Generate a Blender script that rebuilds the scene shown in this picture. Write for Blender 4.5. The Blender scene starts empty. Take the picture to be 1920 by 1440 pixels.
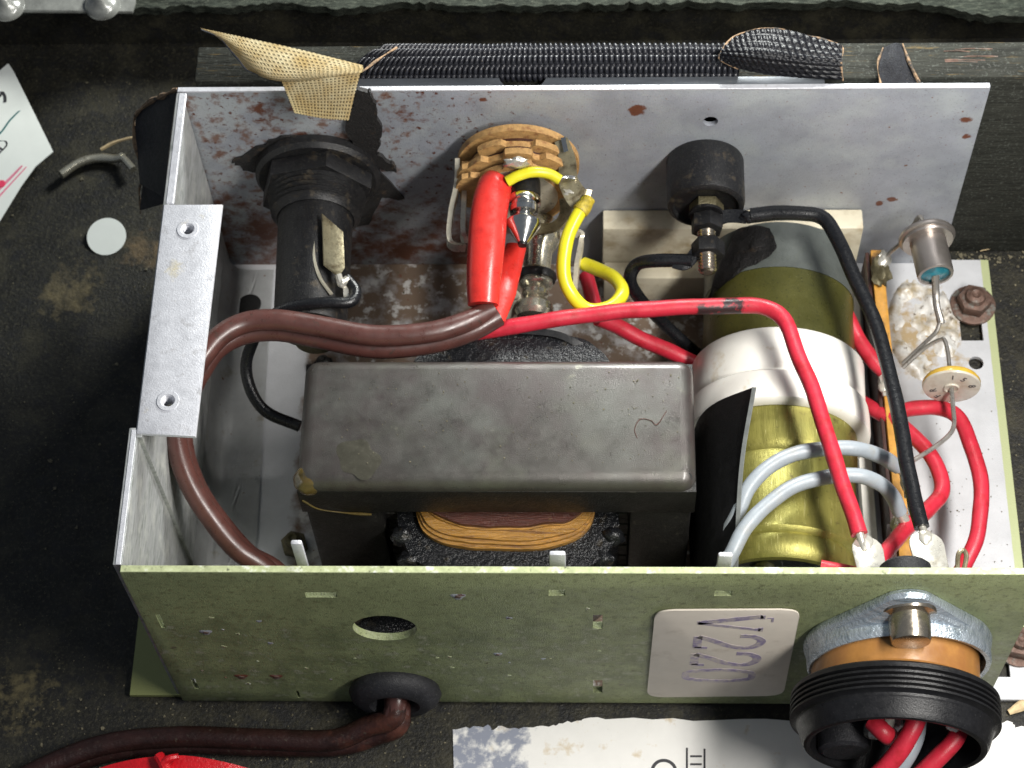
import bpy, bmesh, math, random
from mathutils import Vector, Matrix, noise
random.seed(7)
R = math.radians
S = bpy.context.scene
# one Blender unit = 1 cm
S.unit_settings.system = 'METRIC'
S.unit_settings.scale_length = 0.01
COL = S.collection

# ------------------------------------------------------------------ camera
cam = bpy.data.objects.new('camera', bpy.data.cameras.new('camera'))
COL.objects.link(cam)
cam.matrix_world = Matrix.Translation((10.0922, -17.6430, 48.2287)) @ Matrix.Rotation(0.073451, 4, 'Z') @ Matrix.Rotation(0.507505, 4, 'X') @ Matrix.Rotation(-0.064507, 4, 'Z')
cam.data.sensor_width = 36
cam.data.lens = 71.5068
cam.data.clip_start = 0.5
cam.data.clip_end = 1000
cam.data.dof.use_dof = True
cam.data.dof.focus_distance = 45.5
cam.data.dof.aperture_fstop = 0.42
S.camera = cam

# ------------------------------------------------------------------ light: a bench lamp with a long tube, right of the case, and a dim room
w = bpy.data.worlds.new("World")
S.world = w
w.use_nodes = True
bg = w.node_tree.nodes['Background']
bg.inputs[0].default_value = (0.75, 0.85, 1.0, 1)
bg.inputs[1].default_value = 0.18
ld = bpy.data.lights.new('bench_lamp', 'AREA')
ld.shape = 'RECTANGLE'
ld.size = 3.5
ld.size_y = 26
ld.energy = 21500
ld.color = (1.0, 0.97, 0.92)
lamp = bpy.data.objects.new('bench_lamp', ld)
COL.objects.link(lamp)
lamp.location = (27, -3, 32)
_z = (Vector(lamp.location) - Vector((9, 3, 3))).normalized()   # the tube lies along the case's depth
_y = (Vector((0, 1, 0)) - _z*_z.y).normalized()
lamp.matrix_world = Matrix.Translation(lamp.location) @ Matrix((_y.cross(_z), _y, _z)).transposed().to_4x4()
rd = bpy.data.lights.new('room_lamp', 'AREA')   # a weaker lamp behind the case
rd.shape = 'DISK'
rd.size = 9
rd.energy = 14500
rd.color = (.98, 1.0, .96)
room = bpy.data.objects.new('room_lamp', rd)
COL.objects.link(room)
room.location = (16, 31, 20)
room.rotation_euler = (Vector((4, 9, 0)) - Vector(room.location)).to_track_quat('-Z', 'Y').to_euler()
S.view_settings.view_transform = 'Standard'
S.view_settings.look = 'None'
S.view_settings.exposure = 0.0
S.view_settings.gamma = 1.0
S.view_settings.use_curve_mapping = False

# ------------------------------------------------------------------ materials
def mat(name, base, rough=.5, metal=0., var=.12, vscale=2., layers=(), bump=.0, bscale=30., coat=0., spec=.5, stretch=None, rvar=.1):
    """layers: (colour, scale, threshold, softness, detail, mask) ; mask = (axis, a, b) raises the layer from coordinate a to b"""
    m = bpy.data.materials.new(name)
    m.use_nodes = True
    nt = m.node_tree
    N, L = nt.nodes, nt.links
    bs = N['Principled BSDF']
    bs.inputs['Roughness'].default_value = rough
    bs.inputs['Metallic'].default_value = metal
    bs.inputs['Coat Weight'].default_value = coat
    bs.inputs['Coat Roughness'].default_value = .15
    bs.inputs['Specular IOR Level'].default_value = spec
    geo = N.new('ShaderNodeNewGeometry')
    vec = geo.outputs['Position']
    if stretch:
        mp = N.new('ShaderNodeMapping')
        mp.inputs['Scale'].default_value = stretch
        L.new(vec, mp.inputs['Vector'])
        svec = mp.outputs['Vector']
    else:
        svec = vec
    def nz(scale, det, v):
        n = N.new('ShaderNodeTexNoise')
        n.inputs['Scale'].default_value = scale
        n.inputs['Detail'].default_value = det
        n.inputs['Roughness'].default_value = .62
        L.new(v, n.inputs['Vector'])
        return n.outputs['Fac']
    def rng(src, a, b, c, d):
        r = N.new('ShaderNodeMapRange')
        L.new(src, r.inputs['Value'])
        for k, v in zip(('From Min', 'From Max', 'To Min', 'To Max'), (a, b, c, d)):
            r.inputs[k].default_value = v
        return r.outputs['Result']
    def mix(fac, a, b):
        x = N.new('ShaderNodeMix')
        x.data_type = 'RGBA'
        L.new(fac, x.inputs['Factor'])
        if hasattr(a, 'node'): L.new(a, x.inputs[6])
        else: x.inputs[6].default_value = (*a, 1)
        if hasattr(b, 'node'): L.new(b, x.inputs[7])
        else: x.inputs[7].default_value = (*b, 1)
        return x.outputs[2]
    f = nz(vscale, 6, svec)
    col = mix(rng(f, .3, .7, 0, 1), tuple(c*(1-var) for c in base), tuple(min(1, c*(1+var)) for c in base))
    rsock = None
    for lay in layers:
        c, sc, th, so, det = lay[:5]
        f = nz(sc, det, svec if len(lay) > 6 and lay[6] else vec)
        if len(lay) > 5 and lay[5]:
            for (ax, a, b, lift) in lay[5]:
                if ax == 'P':      # a stain of its own round the point a, radius b
                    ds = N.new('ShaderNodeVectorMath'); ds.operation = 'DISTANCE'
                    L.new(vec, ds.inputs[0]); ds.inputs[1].default_value = a
                    ad = N.new('ShaderNodeMath')
                    L.new(f, ad.inputs[0]); L.new(rng(ds.outputs['Value'], b, b*.25, -lift, 0), ad.inputs[1])
                    f = ad.outputs[0]
                    continue
                sep = N.new('ShaderNodeSeparateXYZ')
                L.new(vec, sep.inputs[0])
                g = rng(sep.outputs[ax], a, b, -lift, 0)
                ad = N.new('ShaderNodeMath')
                L.new(f, ad.inputs[0]); L.new(g, ad.inputs[1])
                f = ad.outputs[0]
        col = mix(rng(f, th-so, th+so, 0, 1), col, c)
    L.new(col, bs.inputs['Base Color'])
    if rvar:
        L.new(rng(nz(vscale*2.3, 5, svec), .3, .7, max(.03, rough-rvar), min(1, rough+rvar)), bs.inputs['Roughness'])
    if bump:
        b = N.new('ShaderNodeBump')
        b.inputs['Strength'].default_value = bump
        b.inputs['Distance'].default_value = .05
        L.new(nz(bscale, 4, svec), b.inputs['Height'])
        L.new(b.outputs[0], bs.inputs['Normal'])
    return m

RUST = (.165, .062, .036)
M = {}
M['floor'] = mat('black_painted_board', (.013, .0125, .010), .55, var=.5, vscale=1.2, bump=.6, bscale=12, spec=.35,
                 layers=[((.045, .041, .026), .8, .62, .12, 9), ((.05, .046, .030), 9, .61, .10, 6), ((.012, .012, .012), 2.5, .58, .06, 7), ((.11, .10, .06), 20, .68, .05, 3),
                         ((.13, .105, .055), 2.6, .50, .14, 9, [('P', (-4.424, 12.239, -0.22), 1.9, .5)]), ((.12, .085, .045), 3, .50, .14, 9, [('P', (-2.445, 13.571, -0.22), 1.5, .5)]), ((.12, .10, .05), 3, .52, .10, 8, [('P', (-4.152, 0.126, -0.22), 2.2, .5)])])
M['rail'] = mat('black_painted_wood_grain', (.026, .027, .022), .75, var=.5, vscale=3, stretch=(.25, 3, 3), bump=.8, bscale=9, spec=.2,
                layers=[((.12, .085, .035), 4, .64, .05, 7, [(2, 7.5, 7.74, .2)], True), ((.075, .08, .07), 14, .62, .07, 4), ((.10, .10, .085), 26, .70, .03, 3)])
M['rim'] = mat('frayed_grey_rim', (.028, .033, .026), .85, var=.7, vscale=4, stretch=(.4, 2, 2), bump=1, bscale=14, spec=.2,
               layers=[((.10, .11, .085), 10, .60, .10, 7, None, True), ((.17, .17, .13), 20, .68, .05, 4)])
M['green'] = mat('olive_green_paint', (.235, .265, .130), .46, var=.16, vscale=1.0, bump=.5, bscale=26, rvar=.12,
                 layers=[((.14, .165, .080), 1.3, .53, .10, 10, [(2, 7.4, 5.0, .22)]), ((.31, .32, .22), 2.6, .60, .06, 10, [(2, 6.8, 4.5, .3)]),
                         ((.10, .115, .058), 13, .62, .05, 7), ((.13, .14, .065), 6, .60, .07, 8), ((.34, .35, .26), 24, .66, .04, 5, [(2, 7.6, 5.5, .2)]), ((.13, .12, .075), 3.5, .655, .03, 9, [(2, 7.4, 4, .2)]),
                         ((.46, .47, .38), 9, .69, .02, 7, [(2, 6.8, 5, .3)]), ((.05, .05, .03), 9, .70, .02, 5), ((.14, .075, .04), 6, .70, .02, 5, [(2, 6.8, 3, .25)]), ((.24, .09, .04), 4.5, .73, .015, 4, [(2, 6.4, 4, .3)])])
M['greenedge'] = mat('worn_green_edge', (.40, .44, .25), .45, var=.25, vscale=6, layers=[((.12, .13, .08), 5, .66, .05, 6), ((.62, .64, .58), 3, .6, .06, 5)])
M['zinc'] = mat('rust_spotted_zinc_sheet', (.35, .37, .415), .5, .3, var=.14, vscale=.9, bump=.25, bscale=26, rvar=.12,
                layers=[((.50, .51, .53), 1.6, .57, .09, 9, [(0, 9, 3, .25)]), ((.42, .45, .47), .8, .56, .10, 6), ((.24, .245, .26), 16, .64, .06, 5),
                        ((.24, .15, .12), 2.4, .57, .06, 9, [(0, 13.5, 4, .2)]),
                        (RUST, 2.0, .625, .06, 9, [(0, 13.5, 4, .17)]), ((.13, .04, .022), 5.5, .63, .04, 7, [(0, 15, 7, .2)]),
                        (RUST, 1.5, .50, .09, 9, [(0, 12.5, 8, .5), (2, 4.4, 2.2, .25)]),
                        ((.20, .10, .06), 6.5, .68, .025, 5), ((.09, .06, .045), 15, .70, .03, 3),
                        (RUST, 3.0, .36, .06, 8, [('P', (19.588, 12.94, 6.65), .34, .7)]), (RUST, 3.0, .36, .06, 8, [('P', (19.748, 12.94, 5.996), .28, .7)]), (RUST, 3.0, .36, .06, 8, [('P', (17.918, 12.94, 2.964), .28, .7)]), (RUST, 3.0, .36, .06, 8, [('P', (18.23, 12.94, 3.163), .24, .7)]), (RUST, 2.5, .42, .06, 8, [('P', (11.407, 12.94, 7.184), .5, .6)]), (RUST, 3.5, .40, .06, 6, [('P', (7.571, 12.94, 7.632), .25, .7)]),
                        (RUST, 2.2, .46, .06, 8, [('P', (2.142, 12.94, 7.262), .9, .6)]), (RUST, 2.2, .47, .06, 8, [('P', (5.602, 12.94, 7.011), .8, .6)])])
M['basep'] = mat('white_grey_rusted_base', (.52, .53, .55), .5, .1, var=.10, vscale=1.0, bump=.2, bscale=25,
                 layers=[((.35, .35, .34), 16, .68, .04, 4), ((.36, .27, .15), 2.0, .42, .08, 8, [('P', (19.35, 10.6, 0), 2.0, .35)]), ((.17, .12, .085), .8, .42, .08, 9, [(0, 15.5, 13.0, .6), (0, 1.8, 2.6, .6)]),
                         ((.55, .54, .52), 2.4, .58, .04, 8, [(0, 15.5, 13, .6), (0, 1.8, 2.6, .6)]),
                         (RUST, 4, .66, .03, 7, [(0, 15, 12, .5), (0, 1, 2.5, .5)]),
                         ((.42, .46, .25), 2, .0, .1, 3, [(0, 21.08, 21.12, 1.2)]),
                         ((.235, .255, .10), 2, .0, .1, 3, [(0, .0, -.1, 1.2)])])
M['alu'] = mat('bare_aluminium', (.60, .61, .65), .40, .35, var=.12, vscale=3, bump=.3, bscale=22, rvar=.12,
               layers=[((.45, .45, .47), 3, .62, .06, 8), ((.60, .53, .34), .9, .68, .05, 7)])
M['aluin'] = mat('scuffed_aluminium_wall', (.42, .43, .43), .45, .45, var=.2, vscale=3, stretch=(1, .3, 1.5), bump=.3, bscale=16,
                 layers=[((.25, .27, .25), 7, .58, .08, 7, None, True), ((.55, .56, .53), 1.5, .6, .1, 5)])
M['whiteflange'] = mat('stained_white_sheet', (.56, .57, .57), .5, .15, var=.12, vscale=1.5, bump=.15, bscale=25,
                       layers=[((.40, .38, .32), 1.8, .64, .06, 7), ((.25, .15, .09), 5, .71, .03, 5)])
M['tframe'] = mat('dull_dark_steel', (.068, .063, .056), .36, .45, var=.16, vscale=.8, bump=.25, bscale=40, rvar=.12, coat=.35, spec=.7,
                  layers=[((.058, .046, .044), .45, .52, .10, 7), ((.085, .085, .068), .7, .62, .08, 6), ((.135, .13, .10), 1.4, .70, .03, 5), ((.05, .05, .05), 4, .68, .03, 8), ((.05, .05, .05), 30, .68, .05, 3), ((.095, .096, .085), .5, .58, .12, 4)])
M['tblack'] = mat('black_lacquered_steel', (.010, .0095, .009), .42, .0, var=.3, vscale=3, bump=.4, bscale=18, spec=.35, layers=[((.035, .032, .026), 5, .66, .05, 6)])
M['bitumen'] = mat('wrinkled_black_tape', (.008, .0085, .010), .24, 0, var=.4, vscale=8, bump=1.0, bscale=9, coat=.25, spec=.4, layers=[((.035, .028, .018), 3, .66, .06, 6)])
M['amber'] = mat('amber_varnished_paper', (.36, .18, .035), .35, 0, var=.35, vscale=6, stretch=(.3, 3, 3), bump=.9, bscale=9, coat=.25, layers=[((.14, .06, .018), 4, .58, .08, 7, None, True)])
M['redpaper'] = mat('red_brown_winding', (.085, .026, .018), .4, 0, var=.4, vscale=8, stretch=(.3, 3, 3), bump=1, bscale=12, layers=[((.19, .11, .05), 6, .66, .05, 5)])
M['gold'] = mat('gold_lacquered_can', (.30, .275, .070), .40, .55, var=.2, vscale=1.2, bump=.2, bscale=14, rvar=.12,
                layers=[((.20, .19, .045), 1.0, .55, .12, 8), ((.50, .46, .18), 7, .66, .05, 5, None, True), ((.14, .12, .035), 5, .66, .06, 6), ((.07, .06, .02), 16, .71, .03, 3)], stretch=(3, .25, 3))
M['goldback'] = mat('dull_olive_can', (.115, .11, .025), .34, .45, var=.2, vscale=.8, bump=.2, bscale=20, layers=[((.08, .08, .022), .6, .52, .15, 7), ((.045, .045, .017), 14, .64, .05, 5), ((.26, .25, .12), 20, .71, .03, 3)])
M['greylabel'] = mat('grey_can_end_wrap', (.085, .095, .088), .36, .1, var=.2, vscale=2, bump=.15, bscale=20, layers=[((.09, .10, .085), 3, .62, .06, 6)])
M['strap'] = mat('white_nylon_strap', (.80, .78, .72), .42, 0, var=.04, vscale=2, coat=.1, spec=.4, layers=[((.6, .52, .38), 1.6, .68, .08, 5)])
M['cream'] = mat('cream_plastic', (.60, .55, .42), .5, 0, var=.08, vscale=2, bump=.15, bscale=20, layers=[((.36, .29, .18), 1.1, .60, .10, 8), ((.2, .15, .09), 12, .71, .03, 4)])
M['black'] = mat('dusty_black_plastic', (.008, .008, .009), .42, 0, var=.35, vscale=4, bump=.3, bscale=30, spec=.38, layers=[((.045, .036, .025), 3, .62, .06, 9), ((.04, .039, .034), 22, .62, .05, 5), ((.12, .10, .07), 18, .73, .02, 4)])
M['rubber'] = mat('black_rubber', (.008, .008, .009), .36, 0, var=.3, vscale=5, bump=.2, bscale=30, spec=.4, layers=[((.035, .034, .034), 20, .68, .04, 4)])
M['rubberdusty'] = mat('dusty_rubber', (.015, .015, .018), .55, 0, var=.35, vscale=5, bump=.4, bscale=30, spec=.4, layers=[((.05, .05, .05), 16, .64, .06, 4)])
M['vinyl'] = mat('black_vinyl_cloth', (.014, .0145, .019), .34, 0, var=.25, vscale=5, bump=.2, bscale=25, spec=.5, layers=[((.06, .05, .04), 9, .70, .04, 4)])
M['vinyldull'] = mat('dull_black_vinyl', (.034, .036, .044), .6, 0, var=.35, vscale=6, bump=.6, bscale=20, spec=.4, layers=[((.09, .08, .07), 14, .66, .05, 4)])
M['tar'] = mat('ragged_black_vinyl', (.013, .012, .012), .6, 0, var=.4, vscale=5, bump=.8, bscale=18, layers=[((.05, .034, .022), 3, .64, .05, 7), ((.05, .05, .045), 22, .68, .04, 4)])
M['frayed'] = mat('frayed_tan_edge', (.26, .17, .10), .9, 0, var=.6, vscale=14, layers=[((.05, .045, .04), 4, .56, .05, 6)])
M['redwire'] = mat('red_pvc', (.50, .021, .042), .40, 0, var=.1, vscale=2, bump=.15, bscale=24, layers=[((.36, .014, .022), 3, .58, .10, 7), ((.16, .02, .02), 14, .72, .03, 3)])
M['redsmudge'] = mat('red_pvc_smudged_black', (.50, .021, .042), .40, 0, var=.1, vscale=2, bump=.15, bscale=24,
                     layers=[((.36, .014, .022), 3, .58, .10, 7), ((.16, .02, .02), 14, .72, .03, 3), ((.025, .010, .012), 3.0, .50, .05, 8, [(0, 12.4, 13.0, .35), (0, 14.6, 13.9, .35)])])
M['redsleeve'] = mat('red_soft_sleeve', (.60, .030, .022), .33, 0, var=.08, vscale=2, coat=.2, bump=.12, bscale=16, layers=[((.42, .02, .016), 2, .6, .1, 6)])
M['redcloth'] = mat('red_glossy_band', (.55, .008, .015), .3, 0, var=.2, vscale=6, bump=.4, bscale=12)
M['blackwire'] = mat('black_pvc', (.008, .0085, .010), .3, 0, var=.2, vscale=5, bump=.15, bscale=25, spec=.4, layers=[((.04, .04, .038), 18, .69, .04, 4)])
M['greywire'] = mat('grey_pvc', (.27, .30, .33), .4, 0, var=.08, vscale=3, bump=.1, bscale=20, layers=[((.16, .16, .16), 13, .72, .03, 3), ((.27, .28, .28), 2, .6, .08, 6)])
M['yellow'] = mat('yellow_pvc', (.68, .62, .02), .33, 0, var=.06, vscale=2, coat=.15)
M['yellowburnt'] = mat('burnt_yellow_end', (.42, .32, .03), .4, 0, var=.4, vscale=8, bump=.6, bscale=14)
M['brown'] = mat('brown_pvc_cord', (.075, .029, .024), .33, 0, var=.2, vscale=2, coat=.12, bump=.08, layers=[((.05, .03, .024), 6, .64, .06, 6)])
M['brownout'] = mat('dusty_shaded_brown_cord', (.020, .008, .007), .36, 0, var=.4, vscale=3, bump=.35, bscale=12, spec=.35, layers=[((.085, .03, .02), 1.2, .52, .10, 7, [(0, 2.4, 4.6, .4)]), ((.05, .04, .03), 10, .66, .05, 5)])  # shade on the outer cord put into its colour, redder by the grommet
M['tin'] = mat('tinned_solder', (.56, .54, .48), .30, .55, var=.12, vscale=2, bump=.08, bscale=6, layers=[((.34, .30, .22), 1.8, .60, .08, 6), ((.12, .10, .07), 9, .72, .03, 4)])
M['lead'] = mat('tinned_lead', (.36, .34, .31), .32, .7, var=.1, vscale=3)
M['brass'] = mat('tarnished_brass_tag', (.36, .32, .21), .35, .7, var=.2, vscale=4, bump=.15, bscale=15, layers=[((.15, .12, .07), 3, .60, .08, 6)])
M['chrome'] = mat('bright_nickel', (.66, .65, .62), .16, 1, var=.08, vscale=5, rvar=.05)
M['nickel'] = mat('yellowed_nickel', (.55, .52, .42), .24, .8, var=.15, vscale=5, rvar=.08, layers=[((.22, .19, .13), 5, .66, .05, 5)])
M['spring'] = mat('spring_strip', (.60, .56, .45), .34, .5, var=.15, vscale=5)
M['phenolic'] = mat('brown_phenolic_board', (.46, .27, .10), .6, 0, var=.25, vscale=8, bump=.5, bscale=26, layers=[((.26, .12, .045), 5, .60, .08, 6)])
M['phenolicdark'] = mat('dark_red_phenolic', (.045, .015, .010), .5, 0, var=.3, vscale=8)
M['bakelite'] = mat('amber_brown_bakelite', (.29, .135, .036), .40, 0, var=.2, vscale=2, coat=.1, bump=.08, layers=[((.24, .10, .03), 1.2, .6, .12, 5)])
M['flange'] = mat('brushed_zinc_flange', (.50, .56, .62), .27, .7, var=.2, vscale=4, stretch=(.3, 1, 3), bump=.6, bscale=9, layers=[((.26, .32, .37), 3, .58, .08, 7, None, True), ((.70, .72, .74), 6, .66, .05, 6, None, True)])
M['screw'] = mat('tarnished_nickel_screw', (.42, .37, .30), .25, .95, var=.12, vscale=4, rvar=.06)
M['rustbolt'] = mat('rusty_bolt', (.14, .085, .065), .55, .4, var=.35, vscale=5, bump=.5, bscale=14, layers=[((.19, .19, .17), 4, .6, .07, 5)])
M['dullbolt'] = mat('grimy_brass_nut', (.12, .105, .06), .45, .5, var=.4, vscale=5, bump=.5, bscale=12)
M['paper'] = mat('stained_white_paper', (.74, .73, .70), .7, 0, var=.03, vscale=2, bump=.08, bscale=20, layers=[((.55, .44, .28), 1.3, .66, .06, 7), ((.16, .14, .11), 11, .745, .02, 4),
                 ((.24, .26, .32), 3.4, .46, .09, 8, [(0, 9.6, 8.4, .6)])])
M['tag'] = mat('white_tag_card', (.80, .83, .78), .6, 0, var=.02, vscale=2)
M['sticker'] = mat('cream_sticker', (.60, .545, .47), .55, 0, var=.05, vscale=1.5, layers=[((.44, .38, .31), 1.0, .66, .08, 6), ((.3, .26, .2), 20, .74, .03, 3)])
M['stamp'] = mat('faded_purple_ink', (.31, .26, .40), .6, 0, var=.15, vscale=5, layers=[((.52, .46, .43), 5, .50, .10, 7)])
M['ink'] = mat('black_ink', (.03, .03, .035), .6, 0, var=.1)
M['greenink'] = mat('green_ink', (.02, .13, .13), .6, 0, var=.1)
M['redink'] = mat('red_pen', (.75, .05, .12), .5, 0, var=.1)
M['pinkink'] = mat('pink_pen', (.78, .24, .34), .5, 0, var=.1)
M['amberstrip'] = mat('amber_paxolin_strip', (.50, .25, .045), .4, 0, var=.25, vscale=4, coat=.2, layers=[((.07, .035, .015), 1.3, .62, .05, 6)])
M['can'] = mat('satin_nickel_can', (.42, .38, .35), .34, .85, var=.08, vscale=3, rvar=.05)
M['epoxy'] = mat('teal_glass_seal', (.01, .15, .20), .2, 0, var=.6, vscale=5, coat=.5)
M['ceramic'] = mat('tan_ceramic', (.50, .47, .40), .4, 0, var=.1, vscale=4, coat=.2, layers=[((.36, .30, .22), 2, .6, .08, 6)])
M['ceramicrim'] = mat('ochre_rim', (.60, .38, .05), .35, 0, var=.15, vscale=4, coat=.2)
M['card'] = mat('black_fibre_card', (.014, .014, .015), .5, 0, var=.3, vscale=4, bump=.2, bscale=30)
M['cardedge'] = mat('grey_card_edge', (.16, .17, .165), .6, 0, var=.2, vscale=4)
M['linen0'] = None
M['glue'] = mat('dried_white_glue', (.58, .57, .54), .35, 0, var=.1, vscale=3, bump=.5, bscale=8, coat=.25, layers=[((.33, .26, .15), 1.6, .54, .08, 8), ((.13, .10, .07), 5, .62, .04, 7)])
M['lacquer'] = mat('amber_lacquer', (.10, .07, .02), .14, .1, var=.4, vscale=3, coat=.5, layers=[((.05, .04, .02), 3, .55, .1, 5)])
M['chip'] = mat('pale_wood_chip', (.55, .42, .24), .8, 0, var=.3, vscale=5)
M['dust'] = mat('grey_dust_flake', (.13, .115, .075), .9, 0, var=.6, vscale=9)
M['stripmetal'] = mat('dark_grey_metal_trim', (.10, .11, .125), .42, .35, var=.25, vscale=2, stretch=(.3, 2, 2), bump=.1, layers=[((.2, .19, .16), 9, .7, .04, 4)])
M['clearplastic'] = mat('hazy_clear_plastic', (.20, .205, .19), .25, .1, var=.3, vscale=2, coat=.5, bump=.3, bscale=6)
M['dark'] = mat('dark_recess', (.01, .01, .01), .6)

# woven linen, in the sheet's own uv
def linen():
    m = bpy.data.materials.new('beige_linen_weave'); m.use_nodes = True
    N, L = m.node_tree.nodes, m.node_tree.links
    bs = N['Principled BSDF']; bs.inputs['Roughness'].default_value = .9
    uv = N.new('ShaderNodeUVMap')
    sep = N.new('ShaderNodeSeparateXYZ'); L.new(uv.outputs[0], sep.inputs[0])
    def m2(op, a, b=None):
        n = N.new('ShaderNodeMath'); n.operation = op
        for k, v in enumerate((a, b)):
            if v is None: continue
            if hasattr(v, 'node'): L.new(v, n.inputs[k])
            else: n.inputs[k].default_value = v
        return n.outputs[0]
    a = m2('ABSOLUTE', m2('SINE', m2('MULTIPLY', sep.outputs[0], math.pi)))
    b = m2('ABSOLUTE', m2('SINE', m2('MULTIPLY', sep.outputs[1], math.pi)))
    h = m2('MAXIMUM', a, b)
    nz = N.new('ShaderNodeTexNoise'); nz.inputs['Scale'].default_value = 2.2; nz.inputs['Detail'].default_value = 6
    g = N.new('ShaderNodeNewGeometry'); L.new(g.outputs['Position'], nz.inputs['Vector'])
    r1 = N.new('ShaderNodeValToRGB'); L.new(h, r1.inputs[0])
    r1.color_ramp.elements[0].position = .38; r1.color_ramp.elements[0].color = (.10, .08, .045, 1)
    r1.color_ramp.elements[1].position = .72; r1.color_ramp.elements[1].color = (.68, .60, .39, 1)
    r2 = N.new('ShaderNodeValToRGB'); L.new(nz.outputs[0], r2.inputs[0])
    r2.color_ramp.elements[0].position = .30; r2.color_ramp.elements[0].color = (1.08, 1.08, 1.08, 1)
    r2.color_ramp.elements[1].position = .78; r2.color_ramp.elements[1].color = (.72, .55, .28, 1)
    mx = N.new('ShaderNodeMix'); mx.data_type = 'RGBA'; mx.blend_type = 'MULTIPLY'; mx.inputs[0].default_value = 1
    L.new(r1.outputs[0], mx.inputs[6]); L.new(r2.outputs[0], mx.inputs[7])
    L.new(mx.outputs[2], bs.inputs['Base Color'])
    bp = N.new('ShaderNodeBump'); bp.inputs['Strength'].default_value = .6; bp.inputs['Distance'].default_value = .04
    L.new(h, bp.inputs['Height']); L.new(bp.outputs[0], bs.inputs['Normal'])
    return m
M['linen'] = linen()

# ------------------------------------------------------------------ object helpers
ORG = {}
def tag(o, label=None, cat=None, group=None, kind=None):
    for k, v in (('label', label), ('category', cat), ('group', group), ('kind', kind)):
        if v: o[k] = v
    return o
def thing(name, label, cat, loc=(0, 0, 0), group=None):
    o = bpy.data.objects.new(name, None)
    o.empty_display_size = .3
    COL.objects.link(o); o.location = loc
    ORG[o.name] = Vector(loc)
    return tag(o, label, cat, group)
def obj(name, bm, m, parent=None, smooth=35, label=None, cat=None, group=None, kind=None, loc=None):
    bmesh.ops.recalc_face_normals(bm, faces=bm.faces[:])
    off = ORG[parent.name] if parent else Vector(loc if loc else (0, 0, 0))
    bmesh.ops.translate(bm, vec=-off, verts=bm.verts[:])
    me = bpy.data.meshes.new(name)
    bm.to_mesh(me); bm.free()
    for mm in (m if isinstance(m, (list, tuple)) else [m]):
        me.materials.append(M[mm] if isinstance(mm, str) else mm)
    if smooth:
        me.polygons.foreach_set('use_smooth', [True]*len(me.polygons))
        me.set_sharp_from_angle(angle=R(smooth))
    o = bpy.data.objects.new(name, me)
    COL.objects.link(o)
    if parent: o.parent = parent
    else: o.location = off
    ORG[o.name] = off
    return tag(o, label, cat, group, kind)
def NB(): return bmesh.new()
def frame(axis, up=(0, 0, 1)):
    a = Vector(axis).normalized(); u = Vector(up)
    if abs(a.dot(u)) > .97: u = Vector((1, 0, 0))
    x = u.cross(a).normalized(); y = a.cross(x).normalized()
    return x, y, a
def box(bm, lo, hi, bev=0., seg=2, rot=None, piv=None):
    lo, hi = Vector(lo), Vector(hi)
    g = bmesh.ops.create_cube(bm, size=1)
    vs = g['verts']
    for v in vs:
        v.co = Vector([(lo[k]+hi[k])/2 + v.co[k]*(hi[k]-lo[k]) for k in range(3)])
    if bev:
        es = list({e for v in vs for e in v.link_edges})
        r = bmesh.ops.bevel(bm, geom=es, offset=bev, segments=seg, affect='EDGES', profile=.5)
        vs = list({v for f in r['faces'] for v in f.verts} | {v for v in vs if v.is_valid})
    if rot is not None:
        bmesh.ops.rotate(bm, verts=vs, cent=piv if piv else (lo+hi)/2, matrix=rot)
    return vs
def cr(pts, n=6):
    """Catmull-Rom through pts (each may carry a 4th value, the radius)"""
    p = [Vector(q) for q in pts]
    if len(p) < 3: return p
    p = [p[0]*2-p[1]] + p + [p[-1]*2-p[-2]]
    out = []
    for i in range(1, len(p)-2):
        a, b, c, d = p[i-1:i+3]
        for k in range(n):
            t = k/n
            out.append(.5*((2*b)+(c-a)*t+(2*a-5*b+4*c-d)*t*t+(3*b-a-3*c+d)*t**3))
    out.append(p[-2])
    return out
def tube(bm, pts, r, seg=12, n=6, cap=True, flat=1., rs=None, up=(0, 0, 1), wob=0.):
    P_ = cr(pts, n)
    m = len(P_)
    rings = []
    ux = None
    for i, c in enumerate(P_):
        d = (P_[min(i+1, m-1)]-P_[max(i-1, 0)])
        d = d.normalized() if d.length > 1e-9 else Vector((1, 0, 0))
        if ux is None:
            ux, uy, _ = frame(d, up)
        else:
            ux = (ux - d*ux.dot(d)).normalized(); uy = d.cross(ux)
        t = i/(m-1)
        if rs:
            k = t*(len(rs)-1); j = min(int(k), len(rs)-2); rr = rs[j]+(rs[j+1]-rs[j])*(k-j)
        else: rr = r
        rr *= 1 + wob*noise.noise(c*2.2)
        if wob: c = c + noise.noise_vector(c*.9)*min(.06, wob)
        rings.append([bm.verts.new(c+(ux*math.cos(2*math.pi*q/seg)+uy*math.sin(2*math.pi*q/seg)*flat)*rr) for q in range(seg)])
    for a, b in zip(rings, rings[1:]):
        for q in range(seg):
            bm.faces.new((a[q], a[(q+1) % seg], b[(q+1) % seg], b[q]))
    if cap:
        bm.faces.new(rings[0][::-1]); bm.faces.new(rings[-1])
def lathe(bm, prof, org, axis, seg=40, capa=True, capb=True, rad=None, up=(0, 0, 1)):
    x, y, a = frame(axis, up)
    org = Vector(org)
    rings = []
    for (t, r) in prof:
        rings.append([bm.verts.new(org+a*t+(x*math.cos(2*math.pi*q/seg)+y*math.sin(2*math.pi*q/seg))*r*(rad(q/seg) if rad else 1)) for q in range(seg)])
    for p, q_ in zip(rings, rings[1:]):
        for q in range(seg):
            bm.faces.new((p[q], p[(q+1) % seg], q_[(q+1) % seg], q_[q]))
    if capa: bm.faces.new(rings[0][::-1])
    if capb: bm.faces.new(rings[-1])
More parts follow.
